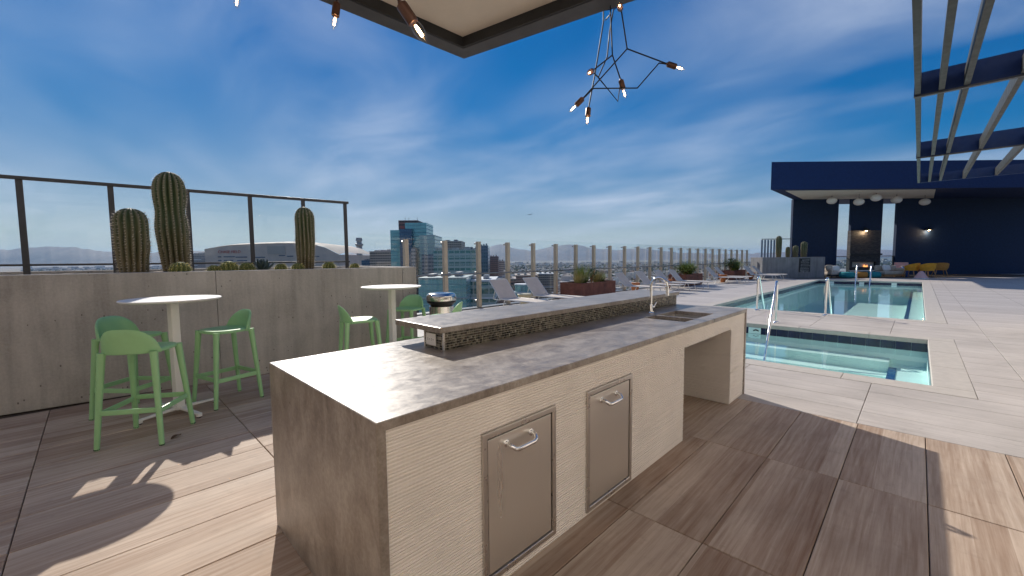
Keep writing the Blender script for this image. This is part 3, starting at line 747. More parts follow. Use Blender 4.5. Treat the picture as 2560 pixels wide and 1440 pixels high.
gb = [(-6.23, .72, .090, 'largest golden barrel cactus, at the foot of the tallest cactus'), (-6.22, 1.045, .062, 'pale flat golden barrel cactus left of the biggest middle one'), (-6.24, 1.205, .094, 'round golden barrel cactus, biggest of the middle row'),
      (-6.28, 1.41, .080, 'golden barrel cactus just left of the agave'), (-6.22, 1.80, .066, 'golden barrel cactus just right of the agave'), (-6.17, 2.00, .070, 'dark golden barrel cactus touching the slim ribbed cactus'),
      (-6.20, 2.44, .078, 'golden barrel cactus right of the slim ribbed cactus'), (-6.14, 2.80, .062, 'golden barrel cactus nearest the right end of the planter')]
for k, (x, y, r_, lb) in enumerate(gb):
    t = make_cactus('barrel_cactus', lb, (x, y, GZ + .03), r_ * 1.45, r_ * 1.08, 13, mat='gold_cactus', sp='gold_spine', splen=.030, seed=20 + k, group='golden barrel cacti', dens=2.2, nz=18, ball=True)
ag = thing('agave', 'small blue grey agave with pointed leaves between the barrel cacti', 'agave', onbed(-6.33, 1.61))
ra = random.Random(5)
for k in range(16):
    a = k * 2.4; e = R(25 + 55 * (k / 15)); L = .15 + .05 * ra.random(); d = Vector((math.cos(a) * math.cos(e), math.sin(a) * math.cos(e), math.sin(e))); sd = Vector((-math.sin(a), math.cos(a), 0)); up = sd.cross(d)
    rows = []
    for i in range(7):
        q = i / 6; w = .034 * (math.sin(min(1, q * 1.5 + .25) * math.pi / 2)) * (1 - q ** 3) + .001; p = d * L * q + Vector((0, 0, .012)) + up * (-.02 * q * q)
        rows.append([p - sd * w - up * -.010, p - sd * w * .5, p - up * -.004, p + sd * w * .5, p + sd * w - up * -.010, p + sd * w * .5 - up * .008, p - up * .012, p - sd * w * .5 - up * .008])
    MB().grid(rows, True).build('leaf', 'agave', ag, smooth=50)

# ------------------------------------------------------------------ glass fence along the deck edge
fe = thing('glass_fence', 'long glass fence with tan posts along the deck edge', 'fence')
fy0, fs, fx = 5.62, 1.222, -9.35
pm = MB().boxb(-.055, .055, -.055, .055, -.012, 1.985).mesh('post'); pm.materials.append(MT['tan_post'])
gm = MB().boxb(-.006, .006, -fs / 2 + .012, fs / 2 - .012, .09, 2.10).mesh('glass_pane'); gm.materials.append(MT['glass'])
cm_ = MB()
for z in (1.93, 1.07, .22): cm_.tube([(-.055, 0, z), (-.165, 0, z)], .016, 8).tube([(-.112, 0, z), (-.176, 0, z)], .026, 8)
cm_ = cm_.mesh('standoff_clip'); cm_.materials.append(MT['steel'])
for k in range(-1, 25):
    y = fy0 + fs * k
    if k >= 0:
        o = obj('post', pm, None, fe); o.location = (fx, y, 0)
        c = obj('standoff_clip', cm_, None, o)
    g = obj('glass_pane', gm, None, fe); g.location = (fx - .145, y + fs / 2 + (.03 if k < 0 else 0), 0)
MB().tube([(fx + .075, 4.45, 1.04), (fx + .075, fy0 + fs * 25, 1.04)], .021, 10).build('hand_rail', 'rail_grey', fe, smooth=50)
MB().boxb(fx - .2, fx + .08, 4.3, 37, -.011, .035).build('base_channel', 'rail_grey', fe)

# ------------------------------------------------------------------ sun loungers, bowls, planters
def make_lounger():
    t = thing('sun_lounger', None, 'sun lounger', group='grey sling sun loungers along the fence')
    w = .33; zs = .335; hx = -.62; bl = .70; an = R(48); bx, bz = hx - bl * math.cos(an), zs + bl * math.sin(an)
    mb = MB()
    for s in (-1, 1): mb.tube([(hx - .02, s * w, zs), (.78, s * w, zs), (.80, s * (w - .02), zs)], .017, 8)
    mb.tube([(.80, -w + .01, zs), (.80, w - .01, zs)], .017, 8); mb.tube([(hx, -w, zs - .01), (hx, w, zs - .01)], .014, 8); mb.build('bed_frame', 'lframe', t, smooth=50)
    MB().boxb(hx + .01, .78, -w + .018, w - .018, zs + .004, zs + .014).build('bed_sling', 'sling', t)
    mb = MB()
    for s in (-1, 1): mb.tube([(hx, s * w, zs + .004), (bx, s * w, bz)], .016, 8)
    mb.tube([(bx, -w, bz), (bx, w, bz)], .016, 8); mb.build('back_frame', 'lframe', t, smooth=50)
    nx = Vector((math.sin(an), 0, math.cos(an)))
    c = Vector(((hx + bx) / 2, 0, (zs + bz) / 2)) + nx * .008
    MB().obox(c, Vector((bx - hx, 0, bz - zs)) / 2 * .985, Vector((0, w - .018, 0)), nx * .005).build('back_sling', 'sling', t)
    for x, dx in ((-.42, -.14), (.52, .12)):
        for s in (-1, 1): MB().tube([(x, s * (w - .005), zs - .012), (x + dx * .8, s * w, .03), (x + dx, s * w, .012)], .015, 8).build('leg', 'lframe', t, smooth=50)
        MB().tube([(x + dx * .6, -w, .12), (x + dx * .6, w, .12)], .010, 8).build('brace', 'lframe', t, smooth=50)
    mb = MB()
    for s in (-1, 1): mb.tube([((hx + bx) / 2, s * (w - .03), (zs + bz) / 2), (hx - .34, s * (w - .03), zs - .02), (hx - .02, s * (w - .03), zs - .03)], .009, 6)
    mb.build('back_stay', 'lframe', t, smooth=50)
    return t
L0 = make_lounger()
LS = [(-7.72, 8.28, 'sun lounger nearest the trash can, first of the row'), (-7.72, 9.74, 'sun lounger behind the cream bowl, second of the row'), (-7.75, 15.25, 'sun lounger just past the nearest rust planter'),
      (-7.75, 16.95, 'sun lounger left of the tap, beside an orange bowl'), (-7.68, 18.55, 'sun lounger showing its flat bed right of the raised bar end'), (-7.65, 20.05, 'sun lounger in front of the middle rust planter'),
      (-7.6, 24.9, 'sun lounger between the middle and the far rust planters'), (-7.6, 26.3, 'sun lounger just short of the far rust planter'), (-6.85, 29.3, 'sun lounger past the far rust planter'), (-6.75, 30.75, 'sun lounger nearest the grey chalkboard planter')]
for k, (x, y, lb) in enumerate(LS):
    rz = R(random.uniform(-4, 4))
    if k == 0: L0.location = (x, y, 0); L0['label'] = lb; L0.rotation_euler = (0, 0, rz)
    else: copy_tree(L0, None, (x, y, 0), rz, lb)
def bowl(loc, mat, label, k=1.0):
    t = thing('bowl_table', label, 'side table', loc, group='tapered bowl side tables')
    MB().lathe([(.10 * k, 0), (.105 * k, .02), (.15 * k, .16 * k), (.205 * k, .36 * k), (.212 * k, .365 * k)], 28).build('body', mat, t, smooth=40)
    MB().lathe([(.212 * k, .366 * k), (.222 * k, .372 * k), (.222 * k, .400 * k), (.212 * k, .410 * k), (.0, .410 * k)], 28).build('top', mat, t, smooth=40)
bowl((-8.45, 9.10, 0), 'cream', 'cream tapered bowl table between the two nearest loungers', 1.0)
bowl((-8.55, 16.1, 0), 'terracotta', 'orange tapered bowl table between loungers, behind the tap')
bowl((-8.55, 19.3, 0), 'terracotta', 'orange tapered bowl table before the middle rust planter', 1.05)
bowl((-8.1, 25.7, 0), 'terracotta', 'orange tapered bowl table before the far rust planter', 1.1)
bowl((-7.75, 30.0, 0), 'terracotta', 'orange tapered bowl table between the two farthest loungers', 1.1)

def corten(y0, y1, label):
    t = thing('rust_planter', label, 'planter', (-8.75, (y0 + y1) / 2, 0), group='rusted steel planters'); a, b, h = .45, (y1 - y0) / 2, .60
    MB().slab([-a, -a + .03, a - .03, a], [-b, -b + .03, b - .03, b], .02, h, holes={(1, 1)}).build('box', 'corten', t, bevel=.004)
    MB().boxb(-a + .031, a - .031, -b + .031, b - .031, .04, h - .05).build('soil', 'soil', t)
    for k in range(1, 3): MB().boxb(a + .0005, a + .003, -b + 2 * b * k / 3 - .002, -b + 2 * b * k / 3 + .002, .03, h - .004).build('seam', 'dark_metal', t)
    return t
corten(11.8, 14.1, 'rusted steel planter nearest us, with a dark plant among grasses'); corten(20.85, 23.1, 'middle rusted steel planter of the three, with bright green grass'); corten(28.3, 30.8, 'farthest rusted steel planter, by the pool corner')
def tuft(name, label, cat, loc, h, spread, n, mat, w=.02, seed=0, up=1.0, group='planter plants'):
    rg = random.Random(seed); mb = MB()
    for k in range(n):
        a = rg.uniform(0, 6.283); r0 = spread * .35 * math.sqrt(rg.random()); lean = rg.uniform(.1, 1.0) * spread; L = h * rg.uniform(.6, 1.1)
        b = Vector((math.cos(a) * r0, math.sin(a) * r0, 0)); tp = b + Vector((math.cos(a + rg.uniform(-.4, .4)) * lean, math.sin(a + rg.uniform(-.4, .4)) * lean, L * (1 - .3 * (lean / spread) ** 2 / up)))
        mb.blade(b, tp, w * rg.uniform(.6, 1.3), Vector((-math.sin(a + .6), math.cos(a + .6), rg.uniform(-.3, .3))), h * .12 * rg.random(), 3)
    t = thing(name, label, cat, loc, group=group); mb.build('leaves', mat, t)
    MB().tube([(0, 0, -.03), (0.01, 0, h * .28)], [.03, .015], 7).build('stem', 'dark_leaf', t)
def shrub(label, loc, h, r_, n, seed, mat='dark_leaf', group='planter plants', leaf=.05):
    rg = random.Random(seed); mb = MB(); t = thing('shrub', label, 'shrub', loc, group=group); tr = MB()
    for k in range(7):
        a = k * .9 + rg.random(); tr.tube([(0, 0, -.02), (math.cos(a) * r_ * .3, math.sin(a) * r_ * .3, h * .4), (math.cos(a) * r_ * .7, math.sin(a) * r_ * .7, h * rg.uniform(.6, .9))], [.014, .009, .004], 5)
    tr.build('stem', 'teak', t)
    for k in range(n):
        d = Vector((rg.gauss(0, 1), rg.gauss(0, 1), rg.gauss(0, 1))).normalized() * (rg.random() ** .4); cl = noise.noise(d * 2.4 + Vector((seed, 0, 0)))
        p = Vector((d.x * r_ * (1 + .4 * cl), d.y * r_ * (1 + .4 * cl), h * .55 + d.z * h * .45 * (1 + .3 * cl)))
        a = rg.uniform(0, 6.28); q = Vector((math.cos(a), math.sin(a), rg.uniform(-.2, .9))).normalized() * leaf * rg.uniform(.6, 1.4)
        mb.blade(p, p + q, leaf * .6, q.cross(Vector((.2, .1, 1))) + Vector((.01, 0, 0)), .005, 2)
    mb.build('leaves', mat, t)
zt = .55
tuft('grass_clump', 'tall green grass clump at the left of the nearest rust planter', 'grass', (-8.68, 12.45, zt), .78, .38, 260, 'grass_leaf', .018, 1)
tuft('grass_clump', 'straw coloured grass clump at the near corner of the first planter', 'grass', (-8.55, 12.05, zt), .50, .36, 220, 'straw_leaf', .014, 2)
shrub('dark upright shrub in the middle of the nearest rust planter', (-8.62, 12.92, zt), .66, .20, 520, 3)
tuft('grass_clump', 'straw grass right of the dark shrub in the nearest planter', 'grass', (-8.6, 13.25, zt), .55, .30, 200, 'straw_leaf', .014, 4)
tuft('grass_clump', 'low green clump at the right end of the nearest planter', 'grass', (-8.65, 13.6, zt), .45, .28, 200, 'grass_leaf', .018, 5)
shrub('broad bright green bush filling the middle rust planter', (-8.72, 21.8, zt), .55, .62, 1400, 6, 'grass_leaf', leaf=.075)
tuft('grass_clump', 'feathery grass rising from the bush in the middle planter', 'grass', (-8.72, 22.1, zt), .80, .55, 380, 'grass_leaf', .02, 7)
shrub('dark green bush at the left of the farthest rust planter', (-8.7, 28.95, zt), .85, .5, 1100, 8, leaf=.08)
tuft('grass_clump', 'bright grass beside the dark bush in the farthest planter', 'grass', (-8.65, 29.7, zt), .85, .55, 340, 'grass_leaf', .025, 9)

# ------------------------------------------------------------------ pool grab rails
def grab(label, base, d, out, drop, h=.93, r=.024):
    t = thing('grab_rail', label, 'grab rail', (base[0], base[1], 0), math.atan2(d[1], d[0]), group='chrome pool grab rails')
    pts = [(0, 0, 0), (0, 0, h - .09)] + arc((.075, 0, h - .085), .075, math.pi, math.pi * .22, 7, (1, 0, 0), (0, 0, 1)) + [(out, 0, drop)]
    MB().tube(pts, r, 12).build('rail', 'chrome', t, smooth=50)
    MB().lathe([(.062, .004), (.062, .014), (.05, .03), (.028, .04)], 18).build('escutcheon', 'chrome', t, smooth=40)
    return t
grab('chrome grab rail at the near left corner of the swimming pool', (-3.10, 12.66), (0, 1), .95, -.40)
grab('chrome grab rail on the right between the two pools', (-1.59, 12.58), (.06, 1), .85, -.40)
grab('chrome grab rail leading down into the spa', (-2.20, 10.52), (.10, -1), 1.55, -.55)
grab('left chrome rail at the far end of the swimming pool', (-2.62, 31.95), (0, -1), .7, -.4, .9, .03)
grab('right chrome rail at the far end of the swimming pool', (-1.98, 31.95), (0, -1), .7, -.4, .9, .03)

# ------------------------------------------------------------------ pavilion at the far end (faces the viewer)
HY = lambda px: 647.7 - .0089 * (px - 1280)
def lat(px, d): return (px - 1280) / 1030.3 * d
def hgt(py, d, px=2150): return CAM_Z - (py - HY(px)) / 1030.3 * d
PD, PW = 26.6, 31.3            # distance of the roof edge and of the rear wall
ORG = away(2150, PW); OL = lat(2150, PW)
pv = thing('pavilion', 'dark navy open pavilion with deep flat roof beyond the pool', 'pavilion', (ORG.x, ORG.y, 0), YAW)
def L(px, d, z=0): return (lat(px, d) - OL, d - PW, z)
zt_, zb_ = hgt(410, PD, 1920), hgt(477, PD, 1920)
a = L(1920, PD); sl_ = .7025 / .7117
def back(p, dd): return (p[0] + sl_ * dd, p[1] + dd)
dd = PW + 3 - PD; xr = L(2760, PD)[0]
poly = [(a[0], a[1]), (xr, a[1]), (xr + 6, a[1] + dd), back((a[0], a[1]), dd)]
def prism(mb, poly, z0, z1):
    n = len(poly); return mb.add([(x, y, z0) for x, y in poly] + [(x, y, z1) for x, y in poly], [tuple(reversed(range(n))), tuple(range(n, 2 * n))] + [(i, (i + 1) % n, n + (i + 1) % n, n + i) for i in range(n)])
prism(MB(), poly, zb_, zt_).build('roof', 'navy', pv)
s0, s1 = L(1957, PD + .45), L(2327, PD + .45); d2 = PW - PD - .75
prism(MB(), [(s0[0], s0[1]), (s1[0], s1[1]), back((s1[0], s1[1]), d2), back((s0[0], s0[1]), d2)], zb_ - .03, zb_ - .002).build('soffit', 'soffit', pv)
wl0 = back((a[0], a[1]), PW - PD)[0] + .02; wr = L(2700, PW)[0]
w = [L(p, PW)[0] for p in (2090, 2122, 2199.5, 2236)]
ztop = zb_ - .005; zw = hgt(499, PW, 2150)
MB().slab([wl0, w[0], w[1], w[2], w[3], wr], [0, zw, ztop], 0, .22, holes={(1, 0), (3, 0)}, fn=lambda x, z, y: (x, y, z)).build('rear_wall', 'navy_wall', pv, recalc=True)
for i in (0, 2):
    z = hgt(640, PW); g = thing('balcony_rail', None, None); g.parent = pv
    MB().boxb(w[i] + .01, w[i + 1] - .01, .10, .16, z - .05, z).build('rail', 'dark_metal', g)
    for x in (w[i] + .05, w[i + 1] - .05): MB().boxb(x - .03, x + .03, .101, .159, 0, z - .051).build('post', 'dark_metal', g)
    MB().boxb(w[i] + .09, w[i + 1] - .09, .12, .135, .08, z - .08).build('glass_pane', 'window', g)
# chimney breast of dark split stone
def dark_stone():
    M = Mat('dark_split_stone', rough=.6); b = M.n('ShaderNodeTexBrick', {'Color1': (.018, .018, .024), 'Color2': (.075, .065, .062), 'Mortar': (.006, .006, .008), 'Scale': 3.2, 'Mortar Size': .012, 'Bias': -.1, 'Brick Width': .6, 'Row Height': .14})
    M.put(b.inputs['Vector'], M.scaled((1, 1, 1), rot=(R(90), 0, 0))); M.base(b.outputs[0]); M.bump(b.outputs[0], .5, .03); return M.m
MT['dark_stone'] = dark_stone()
fz0, fz1, fzt = hgt(669, PW - .3), hgt(655, PW - .3), hgt(577, PW - .3)
fxs = [L(p, PW - .3)[0] for p in (2123, 2130, 2189, 2199)]
MB().slab(fxs, [0, fz0, fz1, fzt], -.3, -.002, holes={(1, 1)}, fn=lambda x, z, y: (x, y, z)).build('chimney_breast', 'dark_stone', pv, recalc=True)
MB().boxb(fxs[1] - .001, fxs[2] + .001, -.12, -.003, fz0 - .001, fz1 + .001).build('firebox_back', 'grout', pv)
fl = MB(); rg = random.Random(2)
for k in range(14, 19):
    x = fxs[1] + .12 + (fxs[2] - fxs[1] - .24) * (k + .5) / 26; h = rg.uniform(.06, .16) * 1.3
    fl.lathe([(.02, 0), (.03, h * .3), (.0, h)], 6, (x, -.2, fz0 + .04))
fl.build('flames', 'flame', pv); MB().boxb(fxs[1] + .06, fxs[2] - .06, -.27, -.14, fz0, fz0 + .04).build('burner_tray', 'dark_metal', pv)
MB().boxb(fxs[0] - .05, fxs[3] + .05, -.42, -.301, fz1 + .5, fz1 + .62).build('mantel', 'dark_beam', pv)
for px in (2161, 2317):
    y = -.48 if px < 2200 else -.18; z = hgt(578, PW + y); x = L(px, PW + y)[0]; g = thing('wall_lamp', None, None); g.parent = pv
    MB().lathe([(.26, 0), (.22, .06), (.06, .22), (.04, .24)], 20, (x, y, z)).build('shade', 'dark_metal', g, smooth=40)
    MB().bar((x, y, z + .22), (x, y + .18 + (.0 if px < 2200 else 0), z + .24), .03, .03).build('arm', 'dark_metal', g)
    MB().lathe([(.0, -.02), (.09, .0), (.10, .05), (.04, .09)], 14, (x, y, z)).build('bulb', 'lamp_glow', g, smooth=60)
    lp = bpy.data.lights.new('wall_lamp_light', 'POINT'); lp.energy = 9; lp.color = (1, .72, .42); lp.shadow_soft_size = .08
    lo_ = bpy.data.objects.new('wall_lamp_light', lp); COL.objects.link(lo_); lo_.parent = g; lo_.location = (x, y - .03, z - .12)
struct(MB().boxb(L(2000, PD)[0], L(2700, PD)[0], L(2000, PD + .3)[1], 3.2, .001, .012).build('pavilion_floor_shade', 'shade_floor' if 'shade_floor' in MT else 'joint', None)).location = (0, 0, 0)  # thin dark sheet: the shade under roof and wall, painted onto the floor
o = bpy.data.objects['pavilion_floor_shade']; o.location = pv.location; o.rotation_euler = pv.rotation_euler
def P2(px, d, z=0): q = away(px, d); return (q.x, q.y, z)
for px, py, d, lb in ((2072, 504, 29.2, 'leftmost white oval pendant lamp in the pavilion'), (2139, 507, 28.6, 'white oval pendant lamp left of the highest one'), (2181, 497, 28.2, 'highest white oval pendant lamp, in the middle'),
                      (2232, 502, 28.8, 'white oval pendant lamp over the right window slot'), (2302, 507, 29.4, 'rightmost white oval pendant lamp in the pavilion')):
    z = hgt(py, d, px); t = thing('pendant_lamp', lb, 'pendant lamp', P2(px, d, z), YAW + R(15), 'white oval pendant lamps')
    prof = [(.31 * math.sin(math.pi * k / 12) + .0, -.235 * math.cos(math.pi * k / 12)) for k in range(13)]
    MB().lathe(prof, 24).build('shade', 'shade', t, smooth=60); MB().tube([(0, 0, .23), (0, 0, zb_ - .03 - z)], .012, 6).build('cord', 'dark_metal', t)

# ------------------------------------------------------------------ grey planter with chalkboard beside the pavilion
QD = 27.8
qp = thing('grey_planter', 'grey concrete planter with small cacti and a chalkboard', 'planter', P2(1985, QD), YAW)
ql, qr, qh = lat(1906, QD) - lat(1985, QD), lat(2062, QD) - lat(1985, QD), hgt(643, QD, 1985)
MB().slab([ql, ql + .15, qr - .15, qr], [0, .15, 1.25, 1.4], 0, qh, holes={(1, 1)}).build('wall', 'concrete_far', qp, bevel=.01)
MB().boxb(ql + .151, qr - .151, .151, 1.249, .3, qh - .05).build('gravel_bed', 'gravel', qp)
for px, top, rr_, lb in ((1945, 590, .18, 'tall dark cactus in the grey planter'), (1968, 617, .13, 'smallest cactus in the grey planter'), (1987, 614, .16, 'short pale cactus right of the smallest one in the grey planter'), (2008, 604, .19, 'fat pale cactus above the chalkboard')):
    make_cactus('columnar_cactus', lb, P2(px, QD + .5, qh - .06), hgt(top, QD + .5, px) - qh + .06, rr_, 12, seed=px, dens=.5, nz=20, splen=.05, group='cacti in the grey planter')
sg = thing('chalkboard_sign', 'black chalkboard with white lettering on the grey planter', 'sign', P2(2011, QD - .03), YAW)
sx0, sx1, sz0, sz1 = -.36, .36, hgt(680, QD, 2011), hgt(646, QD, 2011)
MB().boxb(sx0, sx1, -.025, .012, sz0, sz1).build('board', 'black', sg, bevel=.01)
ch = MB(); rg = random.Random(9); zc = sz1 - .09
for row in range(9):
    x = sx0 + .08 + (.10 if row == 0 else rg.uniform(0, .05)); h = .055 if row in (0, 6, 7, 8) else .03
    while x < sx1 - .12:
        wd = rg.uniform(.03, .10); 
        for k in range(int(wd / .022) + 1): ch.boxb(x + k * .022, x + k * .022 + .011, -.0275, -.0252, zc - h * rg.uniform(.5, 1), zc)
        x += wd + rg.uniform(.03, .05)
    zc -= .098
stuff(ch.build('chalk_lettering', 'white', sg))
MT['slat_blue'] = simple('blue_grey_slat_paint', (.16, .22, .30), .5, var=.08)
qr_ = thing('slat_railing', 'grey upright slat railing behind the grey planter', 'railing', P2(1940, QD + 1.9), YAW)
for k in range(7):
    x = lat(1903 + 7.6 * k, QD + 1.9) - lat(1940, QD + 1.9); MB().boxb(x - .06, x + .06, -.02, .02, 0, hgt(600, QD + 1.9, 1940)).build('slat', 'slat_blue', qr_)
z = hgt(599, QD + 1.9, 1940); MB().boxb(lat(1902, 29.7) - lat(1940, 29.7), lat(1978, 29.7) - lat(1940, 29.7), -.03, .03, z, z + .05).build('top_rail', 'grey_beam', qr_)

# ------------------------------------------------------------------ lounge furniture in the pavilion
def sofa(px0, px1, d, label, mat, base='teak', side=1):
    t = thing('sofa', label, 'sofa', P2((px0 + px1) / 2, d), YAW, 'low lounge sofas'); wv = (lat(px1, d) - lat(px0, d)) / 2
    MB().boxb(-wv, wv, -.4, .4, .10, .20).build('frame', base, t, bevel=.01)
    for x in (-wv + .06, wv - .06):
        for y in (-.34, .34): MB().boxb(x - .035, x + .035, y - .035, y + .035, 0, .099).build('leg', base, t)
    MB().boxb(-wv + .02, wv - .02, -.41, .36, .202, .42).build('seat_cushion', mat, t, bevel=.05)
    MB().boxb(-wv + .02, wv - .02, .30, .46, .425, .80).build('back_cushion', mat, t, bevel=.05)
    x = wv * side; MB().boxb(min(x, x - side * .14), max(x, x - side * .14), -.40, .40, .424, .62).build('armrest', mat, t, bevel=.04)
sofa(2068, 2103, 28.2, 'dark framed blue grey sofa at the left of the pavilion', 'sling', 'dark_metal', -1)
sofa(2199, 2252, 28.0, 'beige sofa on wooden legs right of the teal poufs', 'beige_seat', 'teak', 1)
def cushion(px, d, z, s, mat, label, rz=0.0):
    rows = []; n = 20
    for i in range(9):
        v = -1 + i / 4; k = math.sqrt(max(0, 1 - v * v)) ** .5
        rows.append([(x * (k * .9 + .1), v * .09, zz_ * (k * .9 + .1)) for x, zz_, _ in [(p[0], p[1], 0) for p in superring(s, s * .8, 0, n, 0, 4)]])
    t = MB(); t.grid(rows, True); t.f.append(tuple(range(n))); t.f.append(tuple(reversed(range(8 * n, 9 * n))))
    o = t.build('cushion', mat, None, smooth=70, recalc=True); o.location = P2(px, d, z); o.rotation_euler = (R(-18), 0, YAW + rz); return tag(o, label, 'cushion', 'lounge cushions')
cushion(2074, 28.25, .66, .26, 'beige_seat', 'tan cushion at the left end of the blue grey sofa'); cushion(2090, 28.1, .62, .24, 'shade', 'white patterned cushion on the blue grey sofa'); cushion(2216, 28.0, .64, .26, 'shade', 'white cushion on the beige sofa')
def pouf(px, d, r_, h, mat, label):
    t = thing('pouf', label, 'pouf', P2(px, d), group='round lounge poufs')
    MB().lathe([(r_ * .7, 0), (r_ * .93, .06), (r_, h * .45), (r_ * .94, h * .85), (r_ * .78, h * .97), (.0, h)], 26).build('body', mat, t, smooth=60)
    MB().lathe([(r_ * .965, h * .80), (r_ * .985, h * .82), (r_ * .965, h * .84)], 26).build('seam', mat, t, smooth=60)
    MB().lathe([(.05, h - .004), (.045, h + .008), (0, h + .01)], 12).build('button', mat, t, smooth=60)
pouf(2119, 27.5, .46, .40, 'teal_cushion', 'teal pouf left of the woven pouf'); pouf(2151, 27.6, .42, .40, 'wicker', 'orange woven pouf between two teal poufs'); pouf(2183, 27.5, .44, .40, 'teal_cushion', 'teal pouf right of the woven pouf')
def bench(px0, px1, d, label):
    t = thing('low_bench', label, 'bench', P2((px0 + px1) / 2, d), YAW); wv = (lat(px1, d) - lat(px0, d)) / 2
    MB().boxb(-wv, wv, -.2, .2, .40, .46).build('top', 'white', t, bevel=.01)
    for x in (-wv + .08, wv - .08): MB().boxb(x - .03, x + .03, -.16, .16, 0, .399).build('leg', 'white', t)
bench(2128, 2200, 28.6, 'long low white bench behind the poufs')
def tub_chair(px, d, rz, mat, label):
    t = thing('tub_chair', label, 'chair', P2(px, d), YAW + rz, 'orange tub chairs'); t.scale = (1.22, 1.22, 1.22); rows = []; n = 20
    for i in range(n + 1):
        an = R(-35) + R(250) * i / n; cx_, sy_ = math.cos(an), math.sin(an); q = math.sin(math.pi * i / n); zt2 = .62 + .16 * q
        rows.append([(.34 * cx_ * k, .32 * sy_ * k, z_) for k, z_ in ((.80, .40), (.98, .52), (1.04, zt2), (.97, zt2 + .01), (.90, .52), (.74, .42))])
    MB().grid(rows, True).build('shell', mat, t, smooth=50, recalc=True)
    MB().lathe([(.0, .38), (.27, .38), (.29, .42), (.26, .46), (0, .46)], 22).build('seat', mat, t, smooth=50)
    for sx_ in (-1, 1):
        for sy in (-1, 1): MB().tube([(sx_ * .18, sy * .18, .39), (sx_ * .27, sy * .27, 0)], [.022, .014], 8).build('leg', 'teak', t, smooth=50)
tub_chair(2279, 27.2, R(200), 'orange_seat', 'orange tub chair beside the blue barrel'); tub_chair(2318, 26.6, R(170), 'orange_seat', 'orange tub chair behind the pink cone stool'); tub_chair(2350, 27.6, R(150), 'wicker', 'woven orange chair at the far right of the pavilion')
ac = thing('armchair', 'pinkish armchair at the right end of the beige sofa', 'armchair', P2(2248, 28.9), YAW - R(60))
MB().boxb(-.38, .38, -.38, .36, .16, .42).build('seat', 'pink', ac, bevel=.05); MB().boxb(-.38, .38, .24, .40, .424, .98).build('backrest', 'pink', ac, bevel=.06)
for s in (-1, 1): MB().boxb(s * .38 - .06, s * .38 + .06, -.36, .34, .164, .60).build('armrest', 'pink', ac, bevel=.04)
for sx_ in (-1, 1):
    for sy in (-1, 1): MB().tube([(sx_ * .28, sy * .26, .16), (sx_ * .32, sy * .30, 0)], .02, 8).build('leg', 'teak', ac)
bb = thing('blue_barrel', 'tall blue cylinder table left of the orange chairs', 'side table', P2(2264, 27.9))
MB().lathe([(.19, 0), (.20, .02), (.18, .36), (.20, .70), (.19, .72)], 24).build('body', 'blue_fabric', bb, smooth=40); MB().lathe([(.24, .721), (.25, .735), (.25, .75), (0, .755)], 24).build('top', 'sling', bb, smooth=40)
pc = thing('cone_stool', 'small pink cone shaped stool before the orange chairs', 'stool', P2(2304, 26.0))
MB().lathe([(.36, 0), (.35, .03), (.12, .40), (.07, .46), (.0, .48)], 22).build('body', 'pink', pc, smooth=40); MB().lathe([(.365, .0), (.37, .02), (.36, .035)], 22).build('rim', 'white', pc)

# ------------------------------------------------------------------ canopy over the bar
cn = thing('canopy_roof', 'dark edged canopy roof with cream soffit above the bar', 'canopy')
O = Vector((-2.643, 2.158)); A_ = O + Vector((-.038, -1.1)) * 5.6; B_ = O + Vector((1.328, .288)) * 1.8
I = Vector((-2.525, 2.056)); AI = I + Vector((-.038, -1.1)) * 5.5; BI = I + Vector((1.328, .266)) * 1.72
zb, zs, ztp = 3.05, 3.122, 3.42; XE = -.25
prism(MB(), [tuple(A_), tuple(AI), tuple(I), tuple(O)], zb, ztp).build('fascia_beam', 'grey_beam', cn, recalc=True)
prism(MB(), [tuple(O), tuple(I), tuple(BI), tuple(B_)], zb, ztp - .0005).build('fascia_beam', 'grey_beam', cn, recalc=True)
prism(MB(), [(XE + .12, AI.y), (XE + .24, AI.y), (XE + .24, BI.y), (XE + .12, BI.y)], zb, ztp - .001).build('fascia_beam', 'grey_beam', cn, recalc=True)
e = .004
I2 = I + Vector((e, -e)); AI2 = AI + Vector((e, 0)); BI2 = BI + Vector((0, -e))
I3 = I2 + Vector((.012, -.012)); AI3 = AI2 + Vector((.012, 0)); BI3 = BI2 + Vector((0, -.012))
prism(MB(), [tuple(AI2), tuple(AI3), tuple(I3), tuple(I2)], zb + .003, zs + .05).build('inner_lip', 'dark_beam', cn, recalc=True)
prism(MB(), [tuple(I2), tuple(I3), tuple(BI3), tuple(BI2)], zb + .003, zs + .05).build('inner_lip', 'dark_beam', cn, recalc=True)
prism(MB(), [tuple(AI3 + Vector((e, 0))), (XE, AI3.y), (XE, BI3.y), tuple(BI3 + Vector((0, -e))), tuple(I3 + Vector((e, -e)))], zs, zs + .1).build('soffit', 'soffit', cn, recalc=True)
prism(MB(), [tuple(A_ + Vector((.01, 0))), (XE + .2, A_.y), (XE + .2, B_.y), tuple(O + Vector((.01, -.01)))], ztp + .001, ztp + .06).build('roof_deck', 'grey_beam', cn, recalc=True)
for x, y in ((-1.95, 1.18), (-1.72, 1.62), (-.9, .9)): MB().lathe([(.0, -.004), (.05, -.004), (.055, 0)], 20, (x, y, zs - .0005)).build('ceiling_light', 'white', cn)
MB().lathe([(.035, 0), (.03, -.01), (.008, -.012), (.008, -.03), (.018, -.032), (.018, -.036), (0, -.036)], 14, (-1.82, 1.48, zs - .001)).build('sprinkler', 'white', cn)
for y in (-3.4, -.6, 1.7): MB().boxb(XE + .24, 2.775, y, y + .14, zs - .05, ztp - .05).build('support_beam', 'grey_beam', cn)

